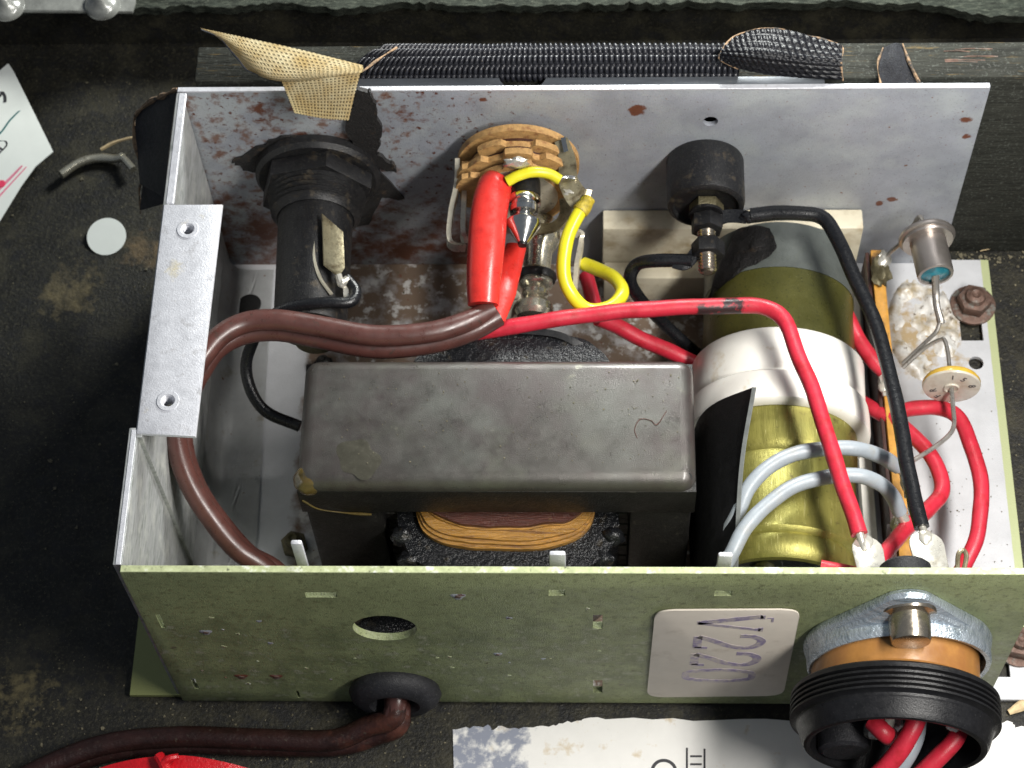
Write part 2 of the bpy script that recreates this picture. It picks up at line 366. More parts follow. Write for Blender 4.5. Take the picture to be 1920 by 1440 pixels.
def prism(bm, outline, off, bev=0.):
    """closed planar outline (3D points) extruded by the vector off"""
    off = Vector(off)
    a = [bm.verts.new(Vector(p)) for p in outline]
    b = [bm.verts.new(Vector(p)+off) for p in outline]
    n = len(a)
    fs = [bm.faces.new(a[::-1]), bm.faces.new(b)]
    for i in range(n): fs.append(bm.faces.new((a[i], a[(i+1) % n], b[(i+1) % n], b[i])))
    if bev:
        es = list({e for f in fs[:2] for e in f.edges})
        bmesh.ops.bevel(bm, geom=es, offset=bev, segments=2, affect='EDGES', profile=.5)
def sheet(bm, rows, nu, nv, th, uvs=None, disp=None):
    """rows of control points -> smooth grid, uv in cells, thickness th"""
    rr = [cr(r, 8) for r in rows]
    def samp(l, t):
        k = t*(len(l)-1); i = min(int(k), len(l)-2); return l[i].lerp(l[i+1], k-i)
    cols = []
    for i in range(nu+1):
        c = cr([samp(r, i/nu) for r in rr], 8)
        cols.append([samp(c, j/nv) for j in range(nv+1)])
    vs = [[None]*(nv+1) for _ in range(nu+1)]
    for i in range(nu+1):
        for j in range(nv+1):
            p = cols[i][j]
            if disp:
                du = cols[min(i+1, nu)][j]-cols[max(i-1, 0)][j]; dv = cols[i][min(j+1, nv)]-cols[i][max(j-1, 0)]
                n = du.cross(dv)
                if n.length > 1e-12: p = p+n.normalized()*disp(i, j, p)
            vs[i][j] = bm.verts.new(p)
    lay = bm.loops.layers.uv.verify() if uvs else None
    fs = []
    for i in range(nu):
        for j in range(nv):
            f = bm.faces.new((vs[i][j], vs[i+1][j], vs[i+1][j+1], vs[i][j+1])); fs.append(f)
            if uvs:
                for lp, (a, b) in zip(f.loops, ((i, j), (i+1, j), (i+1, j+1), (i, j+1))):
                    lp[lay].uv = (a/nu*uvs[0], b/nv*uvs[1])
    if th: bmesh.ops.solidify(bm, geom=fs, thickness=th)
    return vs
def cut(o, cutters):
    """subtract the closed meshes (bmesh) from o for good"""
    bm = bmesh.new()
    for c in cutters:
        me = bpy.data.meshes.new('t'); c.to_mesh(me); c.free(); bm.from_mesh(me); bpy.data.meshes.remove(me)
    bmesh.ops.recalc_face_normals(bm, faces=bm.faces[:])
    bmesh.ops.translate(bm, vec=-ORG[o.name], verts=bm.verts[:])
    me = bpy.data.meshes.new('t'); bm.to_mesh(me); bm.free()
    t = bpy.data.objects.new('t', me); COL.objects.link(t)
    t.matrix_world = Matrix.Translation(ORG[o.name])
    md = o.modifiers.new('b', 'BOOLEAN'); md.operation = 'DIFFERENCE'; md.object = t; md.solver = 'EXACT'
    bpy.context.view_layer.update()
    dg = bpy.context.evaluated_depsgraph_get()
    nm = bpy.data.meshes.new_from_object(o.evaluated_get(dg))
    o.modifiers.clear(); o.data = nm
    nm.set_sharp_from_angle(angle=R(35))
    bpy.data.objects.remove(t); bpy.data.meshes.remove(me)
def cyl(org, axis, r, l, seg=32):
    b = NB(); lathe(b, [(0, r), (l, r)], org, axis, seg); return b
def cbox(lo, hi):
    b = NB(); box(b, lo, hi); return b
def text(body, size, org, xdir, ydir, m, parent, name='lettering', sx=1., th=.004):
    c = bpy.data.curves.new('t', 'FONT'); c.body = body; c.size = size; c.extrude = th
    c.align_x = 'CENTER'; c.align_y = 'CENTER'; c.resolution_u = 4
    t = bpy.data.objects.new('t', c); COL.objects.link(t)
    bpy.context.view_layer.update()
    me = bpy.data.meshes.new_from_object(t.evaluated_get(bpy.context.evaluated_depsgraph_get()))
    bpy.data.objects.remove(t); bpy.data.curves.remove(c)
    x = Vector(xdir).normalized(); y = Vector(ydir); y = (y-x*y.dot(x)).normalized(); z = x.cross(y)
    bm = bmesh.new(); bm.from_mesh(me); bpy.data.meshes.remove(me)
    for v in bm.verts:
        q = v.co.copy(); v.co = Vector(org)+x*q.x*sx+y*q.y+z*q.z
    return obj(name, bm, m, parent, smooth=0)
def ribbon(bm, pts, wd, th, nrm, n=6):
    """flat strip along pts, wd wide, th thick, lying across the vector nrm"""
    P_ = cr(pts, n); nrm = Vector(nrm); m = len(P_); rings = []
    for i, c in enumerate(P_):
        d = (P_[min(i+1, m-1)]-P_[max(i-1, 0)]).normalized()
        s = d.cross(nrm).normalized(); u = s.cross(d).normalized()
        ww = wd if not isinstance(wd, (list, tuple)) else wd[0]+(wd[1]-wd[0])*i/(m-1)
        rings.append([bm.verts.new(c+s*a*ww/2+u*b*th/2) for a, b in ((-1, -1), (1, -1), (1, 1), (-1, 1))])
    for a, b in zip(rings, rings[1:]):
        for q in range(4): bm.faces.new((a[q], a[(q+1) % 4], b[(q+1) % 4], b[q]))
    bm.faces.new(rings[0][::-1]); bm.faces.new(rings[-1])
def blob(bm, c, r, seed=0, amp=.2, sc=(1, 1, 1), sub=3, fq=1.4):
    g = bmesh.ops.create_icosphere(bm, subdivisions=sub, radius=1)
    for v in g['verts']:
        n = v.co.normalized(); k = 1+amp*noise.noise(n*fq+Vector((seed*3.1, seed, 0)))
        v.co = Vector(c)+Vector((n.x*sc[0], n.y*sc[1], n.z*sc[2]))*r*k
def hexa(bm, org, axis, r, l, bev=.05, spin=0.):
    x, y, a = frame(axis)
    o = [Vector(org)+(x*math.cos(spin+k*math.pi/3)+y*math.sin(spin+k*math.pi/3))*r for k in range(6)]
    prism(bm, o, a*l, bev)

# ================================================================== the setting
b = NB(); box(b, (-40, -30, -1.7), (60, 21.0, -.22))
obj('case_floor', b, 'floor', kind='structure')
b = NB()
box(b, (-40, 21.0, -1.7), (60, 30, 1.6))
obj('case_wall', b, 'floor', kind='structure')
# frayed rim of the far wall, overhang added to shade the wall below
b = NB()
n = 260
top, bot = [], []
for i in range(n+1):
    x = -14+i*44/n
    yf = 20.55+.22*noise.noise(Vector((x*.5, 1, 0)))+.10*noise.noise(Vector((x*4, 2, 0)))+.05*random.uniform(-1, 1)
    if x > 19.5: yf -= .55*min(1, (x-19.5)/2)
    zt = 2.05+.06*noise.noise(Vector((x*2, 5, 0)))
    top.append((x, yf, zt))
v0 = [b.verts.new(p) for p in top]
v1 = [b.verts.new((p[0], p[1]+.12, p[2]-.45)) for p in top]
v2 = [b.verts.new((p[0], 29, 2.1)) for p in top]
v3 = [b.verts.new((p[0], 29, 1.6)) for p in top]
for i in range(n):
    for p, q in ((v0, v1), (v1, v3), (v3, v2), (v2, v0)):
        b.faces.new((p[i], p[i+1], q[i+1], q[i]))
b.faces.new((v0[0], v1[0], v3[0], v2[0])); b.faces.new((v0[n], v2[n], v3[n], v1[n]))
obj('case_rim', b, 'rim', kind='structure', smooth=60)
# board of the case that the set is fixed to
t = thing('wooden_rail', 'black painted wooden rail with streaky grain standing behind the rusted metal back panel', 'wooden rail', (.35, 14.1, -.2))
b = NB(); box(b, (.35, 13.45, -.2), (34, 14.55, 7.75), .06)
obj('board', b, 'rail', t)
for i in range(5):
    b = NB(); x0 = random.uniform(18.2, 19.6); y0 = 13.75+random.uniform(0, .6)
    tube(b, [(x0, y0, 7.75), (x0+.4, y0+.03, 7.77), (x0+random.uniform(.6, 1.4), y0, 7.75)], .018, 5, 4, wob=1.5)
    obj('splinter', b, 'rustbolt', t)

# ================================================================== the chassis
ch = thing('metal_chassis', 'open rusty metal chassis with olive green front panel and grey zinc back panel', 'chassis', (10, 6.5, -.12))
b = NB(); box(b, (0, 0, 0), (20, .18, 8), .05)
fp = obj('front_panel', b, 'green', ch, label='olive green front panel with holes, chips and a worn top edge')
slots = [((3.92, -.5, 6.66), (4.62, .5, 6.95)), ((9.30, -.5, 6.80), (9.66, .5, 7.13)), ((12.93, -.5, 6.82), (13.32, .5, 7.12)),
         ((10.28, -.5, 4.90), (10.50, .5, 5.72)), ((10.30, -.5, .74), (10.53, .5, 1.62)),
         ((.36, -.5, 4.85), (.46, .5, 5.65)), ((.46, -.5, .88), (.58, .5, 1.6)), ((2.95, -.5, .30), (3.02, .5, .8))]
cut(fp, [cyl((5.52, -.5, 4.88), (0, 1, 0), .74, 1, 40), cyl((5.45, -.5, 1.05), (0, 1, 0), .85, 1, 40), cyl((17.4, -.5, 4.3), (0, 1, 0), 1.7, 1, 40)] + [cbox(*s) for s in slots])
b = NB(); box(b, (.03, .012, 7.985), (19.97, .168, 8.012), .01, 1); obj('worn_edge', b, 'greenedge', fp)
for x, z, r in ((1.75, 1.75, .16), (2.6, 1.75, .15), (1.35, 4.6, .14), (8.05, 3.3, .10), (7.3, 6.75, .16)):
    b = NB(); lathe(b, [(0, r), (.012, r*.8)], (x, -.001, z), (0, -1, 0), 14, rad=lambda q: 1+.25*math.sin(q*19)); pc = obj('paint_chip', b, 'zinc', fp)
    b = NB(); lathe(b, [(0, r*.55), (.02, r*.4)], (x, -.004, z), (0, -1, 0), 12, rad=lambda q: 1+.3*math.sin(q*25)); obj('rust_pit', b, 'rustbolt', ch)
for k in range(34):
    x = random.uniform(.6, 14.5); z = random.triangular(.5, 6.8, 2.2); r = random.uniform(.03, .085)
    if abs(x-5.5) < 1.4 and (z < 2.4 or abs(z-4.9) < 1) or x > 11.4: continue
    sd = random.random()*9
    b = NB(); lathe(b, [(0, r), (.006, r*.85)], (x, -.0005, z), (0, -1, 0), 12, rad=lambda q: 1+.3*math.sin(q*19+sd)); obj('paint_chip', b, 'greenedge' if k % 3 else 'zinc', fp)
    if k % 2: b = NB(); lathe(b, [(0, r*.55), (.012, r*.4)], (x, -.001, z), (0, -1, 0), 9, rad=lambda q: 1+.3*math.sin(q*25+sd)); obj('rust_pit', b, 'rustbolt', fp)
for x0, x1, z in ((3.75, 4.0, 8.4), (9.32, 9.68, 7.86), (12.98, 13.3, 7.82)):
    b = NB(); box(b, (x0, .5, 7.0), (x1, .62, z), .05); obj('lug', b, 'alu', ch)
b = NB(); box(b, (-1.35, .16, -.12), (21.32, 13.05, 0))
bp = obj('base_plate', b, 'basep', ch)
cut(bp, [cbox((20.35, 10.45, -1), (20.95, 11.15, 1)), cyl((20.68, 9.75, -1), (0, 0, 1), .2, 2, 24), cbox((20.35, .75, -1), (20.7, 1.15, 1))])
b = NB(); box(b, (0, 12.94, 0), (20, 13.07, 8), .03)
kp = obj('back_panel', b, 'zinc', ch, label='grey zinc back panel spotted with rust')
cut(kp, [cyl((13.25, 12, 6.67), (0, 1, 0), .19, 2, 24)])
b = NB(); box(b, (.02, 12.935, 7.95), (19.98, 13.075, 8.015), .012, 1); obj('bright_edge', b, 'alu', kp)
# left wall in bare aluminium, its tab and its foot
b = NB(); prism(b, [(0, 3.3, .02), (0, 12.9, .02), (0, 12.9, 8), (0, 3.3, 8)], (.16, 0, 0), .03)
lw = obj('side_wall', b, 'aluin', ch, label='bare aluminium side wall with a bent tab')
b = NB(); prism(b, [(-.16, .19, 0), (-.16, 3.55, 0), (-.16, 3.55, 7.98), (-.16, .19, 7.98)], (.22, 0, 0), .03)
obj('side_return', b, 'aluin', ch)
b = NB(); box(b, (-.1, .19, 7.93), (.02, 3.5, 8.0), .012, 1); obj('bright_edge', b, 'alu', lw)
b = NB(); box(b, (.06, 9.6, 7.93), (.26, 12.9, 8.02), .025, 1); obj('bright_edge', b, 'alu', lw)
b = NB(); prism(b, [(.02, 3.38, 7.9), (1.38, 3.30, 7.9), (1.45, 9.58, 7.9), (.02, 9.58, 7.9)], (0, 0, .14), .065)
tb = obj('mounting_tab', b, 'alu', lw, label='shiny aluminium tab with two threaded holes')
hs = [(0.675, 8.847, 8.04), (0.666, 4.206, 8.04)]
cut(tb, [cyl((h[0], h[1], 7.5), (0, 0, 1), .17, 1, 24) for h in hs])
for h in hs:
    b = NB()
    lathe(b, [(-.5, .165), (0.02, .165), (.02, .25), (-.02, .27), (-.03, .2)], (h[0], h[1], 8.045), (0, 0, 1), 24, False, False)
    for k in range(5): lathe(b, [(-.42+k*.09, .166), (-.38+k*.09, .13), (-.34+k*.09, .166)], (h[0], h[1], 8.045), (0, 0, 1), 24, False, False)
    obj('threaded_hole', b, 'alu', ch)
b = NB(); sheet(b, [[(.17, .3, 1.2), (.24, .3, .5), (.55, .3, .16), (1.65, .3, .13)], [(.17, 6, 1.2), (.24, 6, .5), (.55, 6, .16), (1.5, 6, .13)], [(.17, 12.7, 1.2), (.24, 12.7, .5), (.55, 12.7, .16), (1.38, 12.7, .13)]], 14, 14, .05)
ft = obj('wall_foot', b, 'whiteflange', ch, smooth=60)
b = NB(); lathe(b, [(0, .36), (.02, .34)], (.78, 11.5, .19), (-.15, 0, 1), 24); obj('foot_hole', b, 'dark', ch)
def bolt(org, r, m, wr=0, l=.35, name='bolt'):
    b = NB()
    if wr: lathe(b, [(0, wr), (.08, wr), (.1, wr-.04)], org, (0, 0, 1), 24)
    hexa(b, (org[0], org[1], org[2]+(.1 if wr else 0)), (0, 0, 1), r, l, .05, .3)
    lathe(b, [(l, r*.62), (l+.14, r*.55), (l+.2, r*.3), (l+.14, r*.12)], (org[0], org[1], org[2]+.1), (0, 0, 1), 18)
    return obj(name, b, m, ch)
bolt((20.75, 11.55, 0), .46, 'rustbolt', .62)
bolt((20.95, 1.55, 0), .42, 'rustbolt', .55)
bolt((2.55, 4.25, 0), .36, 'dullbolt', .0, .3)
bolt((3.0, 9.55, 0), .30, 'tblack', .0, .3)
# white glue left where a part once stood
b = NB()
def gl(i, j, p):
    u, v = i/60, j/60
    e = max(0, 1-((u-.5)**2+(v-.5)**2)/.25)**.6
    n = .7*noise.noise(Vector((p.x*1.1, p.y*.9, 3)))+.35*noise.noise(Vector((p.x*2.6, p.y*2.6, 8)))+.15*noise.noise(Vector((p.x*6, p.y*6, 8)))
    return -.02+min(1, e*2)*max(0., n+.10-.5*noise.noise(Vector((p.x*.9+5, p.y*.7, 1))))*.38
sheet(b, [[(18.4, 9.3, .012), (19.3, 9.2, .012), (20.2, 9.4, .012)], [(18.35, 10.8, .012), (19.4, 10.8, .012), (20.3, 10.8, .012)], [(18.4, 12.5, .012), (19.4, 12.6, .012), (20.2, 12.5, .012)]], 60, 60, 0, disp=gl)
obj('dried_glue', b, 'glue', ch, label='lumpy dried white glue', smooth=70)

# dark metal trim between panel and rail
b = NB(); box(b, (3.2, 13.09, 7.3), (16.0, 13.43, 7.86), .02)
tr = obj('metal_trim', b, 'stripmetal', None, loc=(9, 13.2, 7.5), label='dark grey flat metal strip with a half round notch along the top of the rusted back panel', cat='metal strip')
nx = (8.559, 13.549, 7.86)
cut(tr, [cyl((nx[0], 13.62, 7), (0, 0, 1), .62, 2, 40)])

# ================================================================== vinyl and cloth
def bumps(pu, pv, amp, diag=0.):
    def f(i, j, p):
        a = math.sin(math.pi*i/pu*1.0+diag*j); c = math.sin(math.pi*j/pv)
        return amp*(abs(a)*abs(c))**.6 + .02*noise.noise(p*1.5)
    return f
b = NB()
rows = [[(4.2, 13.48, 7.6), (9, 13.48, 7.62), (13.9, 13.47, 7.6)], [(4.3, 13.53, 8.02), (9, 13.52, 8.05), (13.9, 13.53, 8.02)],
        [(4.6, 13.78, 8.26), (9, 13.78, 8.3), (13.9, 13.80, 8.25)], [(5.1, 14.12, 8.22), (9, 14.10, 8.24), (13.9, 14.1, 8.2)], [(5.5, 14.35, 7.85), (9, 14.32, 7.85), (13.9, 14.3, 7.8)]]
sheet(b, rows, 640, 54, 0, disp=bumps(9, 9, .085))
obj('vinyl_piping', b, 'vinyl', None, smooth=80, loc=(9, 13.8, 7.8), label='long rounded roll of bumpy black vinyl along the rail behind the back panel', cat='vinyl covering')
t = thing('torn_vinyl_flap', 'torn diamond textured black vinyl flap with frayed tan edge right of the bumpy roll', 'vinyl flap', (15, 13.7, 7.8))
b = NB()
lo = [(13.438, 13.561, 8.35), (13.872, 13.412, 8.2), (14.597, 13.327, 8.05), (15.387, 13.3, 7.95), (16.435, 13.266, 7.9)]
md = [(13.428, 13.633, 8.55), (14.031, 13.438, 8.75), (14.678, 13.391, 8.7), (15.473, 13.428, 8.5), (16.378, 13.479, 8.3)]
hi = [(13.792, 14.171, 8.45), (14.336, 14.311, 8.6), (14.987, 14.289, 8.6), (15.784, 14.195, 8.4), (16.428, 14.117, 8.2)]
sheet(b, [lo, md, hi], 126, 56, .05, disp=bumps(7, 7, .05, .35))
obj('vinyl_skin', b, 'vinyl', t, smooth=80)
b = NB(); tube(b, [lo[1], lo[0], md[0], hi[0], hi[1], hi[2], hi[3], hi[4], md[4], lo[4]], .02, 6, 6, wob=2.5)
obj('frayed_edge', b, 'frayed', t)
t = thing('vinyl_strip', 'short narrow black vinyl strip with pale edges on the rail right of the torn flap', 'vinyl strip', (17.5, 13.7, 7.8))
b = NB(); sheet(b, [[(17.37, 13.134, 7.85), (17.862, 13.098, 7.85), (18.28, 13.128, 7.85)], [(17.337, 13.674, 8), (17.68, 13.725, 8.1), (18.096, 13.701, 8)], [(17.482, 14.248, 7.9), (17.787, 14.372, 7.95), (17.975, 14.344, 7.9)]], 14, 14, .05)
obj('vinyl_skin', b, 'vinyldull', t, smooth=80)
b = NB(); tube(b, [(17.361, 13.096, 7.9), (17.328, 13.635, 8.05), (17.473, 14.208, 7.95)], .03, 6, 5, wob=1.2); tube(b, [(18.309, 13.089, 7.9), (18.086, 13.662, 8.05), (17.966, 14.304, 7.95)], .03, 6, 5, wob=1.2)
obj('frayed_edge', b, 'frayed', t)
# linen backed flap folded over the back panel
t = thing('linen_flap', 'torn flap of vinyl folded to show its beige linen backing, hanging over the back panel', 'cloth flap', (5, 13.4, 8))
b = NB()
A = [(0.714, 13.892, 9.3), (1.718, 13.62, 9.3), (3.143, 13.376, 9.1), (4.691, 13.111, 8.8)]
B = [(1.19, 13.599, 9.25), (2.031, 13.057, 9.35), (3.388, 12.809, 9.2), (4.739, 12.87, 8.9)]
C = [(1.719, 13.022, 9.15), (2.439, 12.526, 9.2), (3.458, 12.548, 9.1), (4.697, 12.767, 8.95)]
D = [(1.978, 12.764, 9), (2.665, 12.524, 8.95), (3.562, 12.588, 8.9), (4.617, 12.726, 8.9)]
sheet(b, [A, B, C, D], 60, 24, .04, uvs=(38, 13))
obj('upper_fold', b, 'linen', t, smooth=80)
b = NB()
sheet(b, [[(2.719, 12.665, 8.85), (3.695, 12.613, 8.95), (4.671, 12.768, 8.95)], [(2.876, 12.382, 8.5), (3.738, 12.333, 8.6), (4.523, 12.322, 8.65)], [(2.987, 12.234, 8.05), (3.7, 12.032, 8.1), (4.359, 11.89, 8.2)]], 40, 26, .04, uvs=(19, 14))
obj('lower_fold', b, 'linen', t, smooth=80)
b = NB(); tube(b, [(4.739, 12.87, 8.9), (5.123, 13.414, 8.7), (5.478, 13.899, 8.5)], .03, 6, 5, wob=1); obj('frayed_thread', b, 'frayed', t)
b = NB(); tube(b, [(0.719, 13.875, 9.32), (1.22, 13.608, 9.28), (1.723, 13.031, 9.18), (2.005, 12.748, 9), (2.794, 12.523, 8.95)], .022, 6, 5, wob=1); obj('frayed_edge', b, 'vinyldull', t)
# ragged vinyl pressed behind the fuse holder and its tail
def ragged(pts, k=5, amp=.05):
    out = []
    n = len(pts)
    for i in range(n):
        a, c = Vector(pts[i]), Vector(pts[(i+1) % n])
        for q in range(k):
            p = a.lerp(c, q/k); out.append((p.x+amp*random.uniform(-1, 1), p.y, p.z+amp*1.4*random.uniform(-1, 1)))
    return out
t = thing('ragged_vinyl_scrap', 'ragged black vinyl scrap pressed flat on the rusty back panel around the fuse holder', 'vinyl scrap', (3.5, 12.9, 5))
b = NB(); prism(b, ragged([(0.944, 12.86, 5.083), (1.499, 12.86, 5.552), (2.414, 12.86, 6.219), (3.367, 12.86, 6.211), (4.139, 12.86, 5.766), (4.495, 12.86, 5.176), (5.28, 12.86, 3.362), (4.687, 12.86, 3.416), (4.216, 12.86, 2.188), (2.848, 12.86, 1.668), (1.765, 12.86, 4.474), (1.176, 12.86, 4.769)]), (0, .06, 0))
obj('washer_scrap', b, 'tar', t, smooth=0)
b = NB(); prism(b, ragged([(4.491, 12.8, 8.19), (4.776, 12.8, 8.145), (4.941, 12.8, 7.645), (4.949, 12.8, 6.532), (4.776, 12.8, 5.495), (5.121, 12.8, 5.019), (5.177, 12.8, 4.682), (4.618, 12.8, 4.974), (4.196, 12.8, 5.616), (4.069, 12.8, 6.653), (4.221, 12.8, 7.211)]), (0, .12, 0))
obj('tail', b, 'tar', t, smooth=0)
# flap of vinyl left of the chassis
t = thing('curled_vinyl_flap', 'curled dark grey vinyl flap with a tan edge beside the left end of the chassis', 'vinyl flap', (-.8, 12, 3))
b = NB()
sheet(b, [[(-0.096, 13.345, 7.6), (-0.286, 12.645, 6.9), (-0.45, 11.669, 6.2), (-0.536, 11.261, 5.8)], [(-0.968, 14.074, 6.2), (-1.041, 13.43, 5.6), (-1.11, 12.703, 5.2), (-1.18, 12.159, 4.9)], [(-1.741, 14.459, 5), (-1.807, 14.002, 4.7), (-1.72, 13.441, 4.4), (-1.635, 12.811, 4.2)]], 18, 18, .05)
obj('vinyl_skin', b, 'vinyldull', t, smooth=80)
b = NB(); tube(b, [(-0.102, 13.285, 7.68), (-0.945, 14.033, 6.3), (-1.719, 14.399, 5.08), (-1.808, 13.966, 4.75), (-1.707, 13.406, 4.45)], .05, 6, 6, wob=1.6); obj('frayed_edge', b, 'frayed', t)
b = NB(); sheet(b, [[(-0.916, 13.203, 4), (-1.058, 12.894, 3.2)], [(-1.938, 13.955, 2.8), (-2.179, 13.581, 1.8)]], 8, 8, .05); obj('lower_skin', b, 'vinyldull', t)
b = NB(); tube(b, [(-1.001, 13.27, 4.2), (-1.538, 13.485, 3.5), (-1.969, 13.692, 2.8), (-2.275, 13.982, 1.6), (-2.328, 13.895, 1.2)], .03, 6, 5, wob=1.2); obj('frayed_edge', b, 'frayed', t)

# ================================================================== transformer
t = thing('mains_transformer', 'large dark grey steel framed transformer with black taped winding, biggest part in the chassis', 'transformer', (8, 4.7, 0))
b = NB(); box(b, (3.38, 3.1, 4.9), (12.68, 6.5, 6.05), .36, 6)
obj('top_cover', b, 'tframe', t, smooth=50)
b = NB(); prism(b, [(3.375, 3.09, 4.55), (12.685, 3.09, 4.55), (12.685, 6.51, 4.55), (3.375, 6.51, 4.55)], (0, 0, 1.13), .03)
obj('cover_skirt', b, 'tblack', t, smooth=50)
b = NB(); tube(b, [(11.322, 4.297, 6.05), (11.262, 4.53, 6.06), (11.39, 4.799, 6.06), (11.639, 4.77, 6.06), (11.787, 4.657, 6.06), (12.019, 5.031, 6.05)], .010, 5, 5); obj('stray_fibre', b, 'redpaper', t)
b = NB(); box(b, (3.44, 3.13, .02), (5.25, 6.44, 4.75), .12); obj('frame_leg', b, 'tblack', t)
b = NB(); box(b, (11.15, 3.13, .02), (12.62, 6.44, 4.75), .12); obj('frame_leg', b, 'tblack', t)
for k in range(14):
    b = NB(); z = .25+k*.31; box(b, (5.2, 3.5+.02*(k % 2), z), (11.2, 6.2, z+.285), .02, 1); obj('core_lamination', b, 'tblack', t)
def stad(x0, x1, yb, yf, z0, z1, e=3.2, n=44):
    o = []
    xc, a = (x0+x1)/2, (x1-x0)/2
    for i in range(n+1):
        th = math.pi*i/n
        c, s_ = math.cos(th), math.sin(th)
        o.append((xc+a*math.copysign(abs(c)**(2/e), c), yb+(yf-yb)*abs(s_)**(2/e), z0))
    return o
def coil(x0, x1, yb, yf, z0, z1, m, name, par, bev, amp=.03):
    b = NB(); prism(b, stad(x0, x1, yb, yf, z0, z1), (0, 0, z1-z0), bev)
    for v in b.verts:
        n = noise.noise(v.co*1.6)*amp; v.co.x += n; v.co.y += n; v.co.z += n*.6
    return obj(name, b, m, par, smooth=50)
w_ = coil(5.55, 10.95, 4.0, 1.80, .1, 3.72, 'bitumen', 'winding', t, .25, .06)
for k in range(6):
    coil(5.98+.03*k, 10.36-.03*k, 4.0, 2.46+.085*k, .5, 3.86+.055*(k % 3)+.02*k, 'amber', 'paper_layer', t, .02, .05+.01*k)
coil(6.15, 10.2, 4.0, 2.93, .6, 4.2, 'redpaper', 'inner_layer', t, .05, .08)
coil(5.7, 10.9, 5.5, 7.85, .1, 4.95, 'bitumen', 'winding', t, .28, .06)
b = NB(); blob(b, (5.3, 1.65, .25), 1.0, 3, .25, (1.1, .85, .35)); obj('hole_darkener', b, 'bitumen', t, smooth=60)  # added black lump, keeps the view through the panel hole dark
b = NB(); ribbon(b, [(7.251, 7.715, 5), (8.304, 7.807, 5.05), (9.357, 7.714, 5.05), (10.012, 7.466, 4.9), (10.381, 7.396, 4.6)], .16, .06, (0, -.5, 1)); obj('tape_edge', b, 'rubber', t)
for i, p in enumerate([(5.9, 2.3, 3.5), (6.2, 1.9, 3.0), (10.5, 2.35, 3.5), (10.2, 1.95, 3.3), (10.75, 2.9, 3.6), (5.7, 2.9, 3.6)]):
    b = NB(); blob(b, p, .3, i, .3, (1, .8, .9), 3, 1.6); obj('tape_lump', b, 'bitumen', t, smooth=60)
b = NB(); blob(b, (3.66, 3.40, 5.62), .42, 3, .12, (.95, .85, .9), 4, 1.6)
obj('lacquer_drip', b, 'lacquer', t, smooth=70, label='glossy amber lacquer drip on the front left corner')
b = NB(); tube(b, [(3.45, 3.1, 5.2), (3.8, 3.02, 4.85), (4.3, 3.04, 4.62), (5.0, 3.06, 4.5)], .022, 8, 6, wob=1); obj('lacquer_run', b, 'lacquer', t)
b = NB(); lathe(b, [(0, .50), (.006, .46)], (4.821, 3.759, 6.05), (0, 0, 1), 32, rad=lambda q: 1+.15*math.sin(q*12.6)+.1*math.sin(q*31)); lq = obj('lacquer_spot', b, mat('thin_lacquer', (.080, .076, .058), .25, .5, .2, 4), t)
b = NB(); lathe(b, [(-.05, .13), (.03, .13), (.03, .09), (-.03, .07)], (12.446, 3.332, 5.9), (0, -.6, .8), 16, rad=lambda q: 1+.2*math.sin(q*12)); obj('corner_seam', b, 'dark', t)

# black card between transformer and capacitor
t = thing('fibre_card', 'upright black fibre card leaning between the transformer and the gold capacitor', 'card', (12.9, 4, 0))
b = NB()
def cardrow(y, top): return [(12.80, y, .1), (12.85, y, 2.4), (13.12, y, 3.7)] + ([(13.45, y, 4.35), top] if top else [])
sheet(b, [[(12.80, 6.35, .1), (12.84, 6.35, 2.0), (12.95, 6.35, 3.2), (13.35, 6.33, 4.1), (14.14, 6.05, 5.35)],
          [(12.80, 4.2, .1), (12.84, 4.2, 2.0), (12.98, 4.2, 3.2), (13.30, 4.2, 4.0), (13.80, 4.15, 4.75)],
          [(12.80, 1.5, .1), (12.84, 1.5, 2.0), (12.98, 1.5, 3.2), (13.25, 1.5, 3.8), (13.60, 1.5, 4.15)]], 24, 24, .07)
obj('card_sheet', b, 'card', t, smooth=60)
b = NB(); ribbon(b, [(14.16, 6.03, 5.37), (13.82, 4.15, 4.77), (13.62, 1.5, 4.17)], .10, .03, (-.5, 0, .86), 8); obj('cut_edge', b, 'cardedge', t)

# ================================================================== capacitor
t = thing('can_capacitor', 'gold lacquered cylindrical can capacitor lying on its side, held by a white band', 'capacitor', (15.0, 7, 0))
cx, cz = 15.05, 2.05
AX = (-.045, -1, 0)
b = NB(); lathe(b, [(0, .9), (0, 1.85), (.08, 1.95), (.2, 1.965), (1.45, 1.975)], (cx+.22, 11.75, cz), AX, 64, True, False); obj('end_wrap', b, 'greylabel', t, smooth=40)
b = NB(); lathe(b, [(1.452, 1.965), (3.6, 1.97)], (cx+.22, 11.75, cz), AX, 64, False, False)
obj('back_body', b, 'goldback', t, label='dull olive back half of the can')
b = NB(); lathe(b, [(3.6, 1.98), (6.35, 1.98), (6.5, 1.94), (6.62, 1.86), (6.78, 1.93), (8.6, 1.95), (8.72, 1.99), (8.8, 1.95), (8.86, 1.88), (8.95, 1.93), (9.35, 1.93), (9.5, 1.82), (9.52, 1.7), (9.3, 1.62), (9.3, .01)], (cx+.22, 11.75, cz), AX, 64, False, True)
obj('front_body', b, 'gold', t, smooth=40, label='shiny gold front half of the can with crimped rings')
b = NB(); lathe(b, [(3.35, 2.0), (3.36, 2.17), (3.42, 2.22), (4.40, 2.23), (4.46, 2.19), (4.54, 2.17), (4.60, 2.22), (4.66, 2.30), (4.9, 2.33), (5.3, 2.34), (5.42, 2.32), (5.48, 2.24), (5.48, 2.0)], (cx+.2, 11.75, cz), AX, 72, False, False)
obj('white_band', b, 'strap', t, smooth=40)
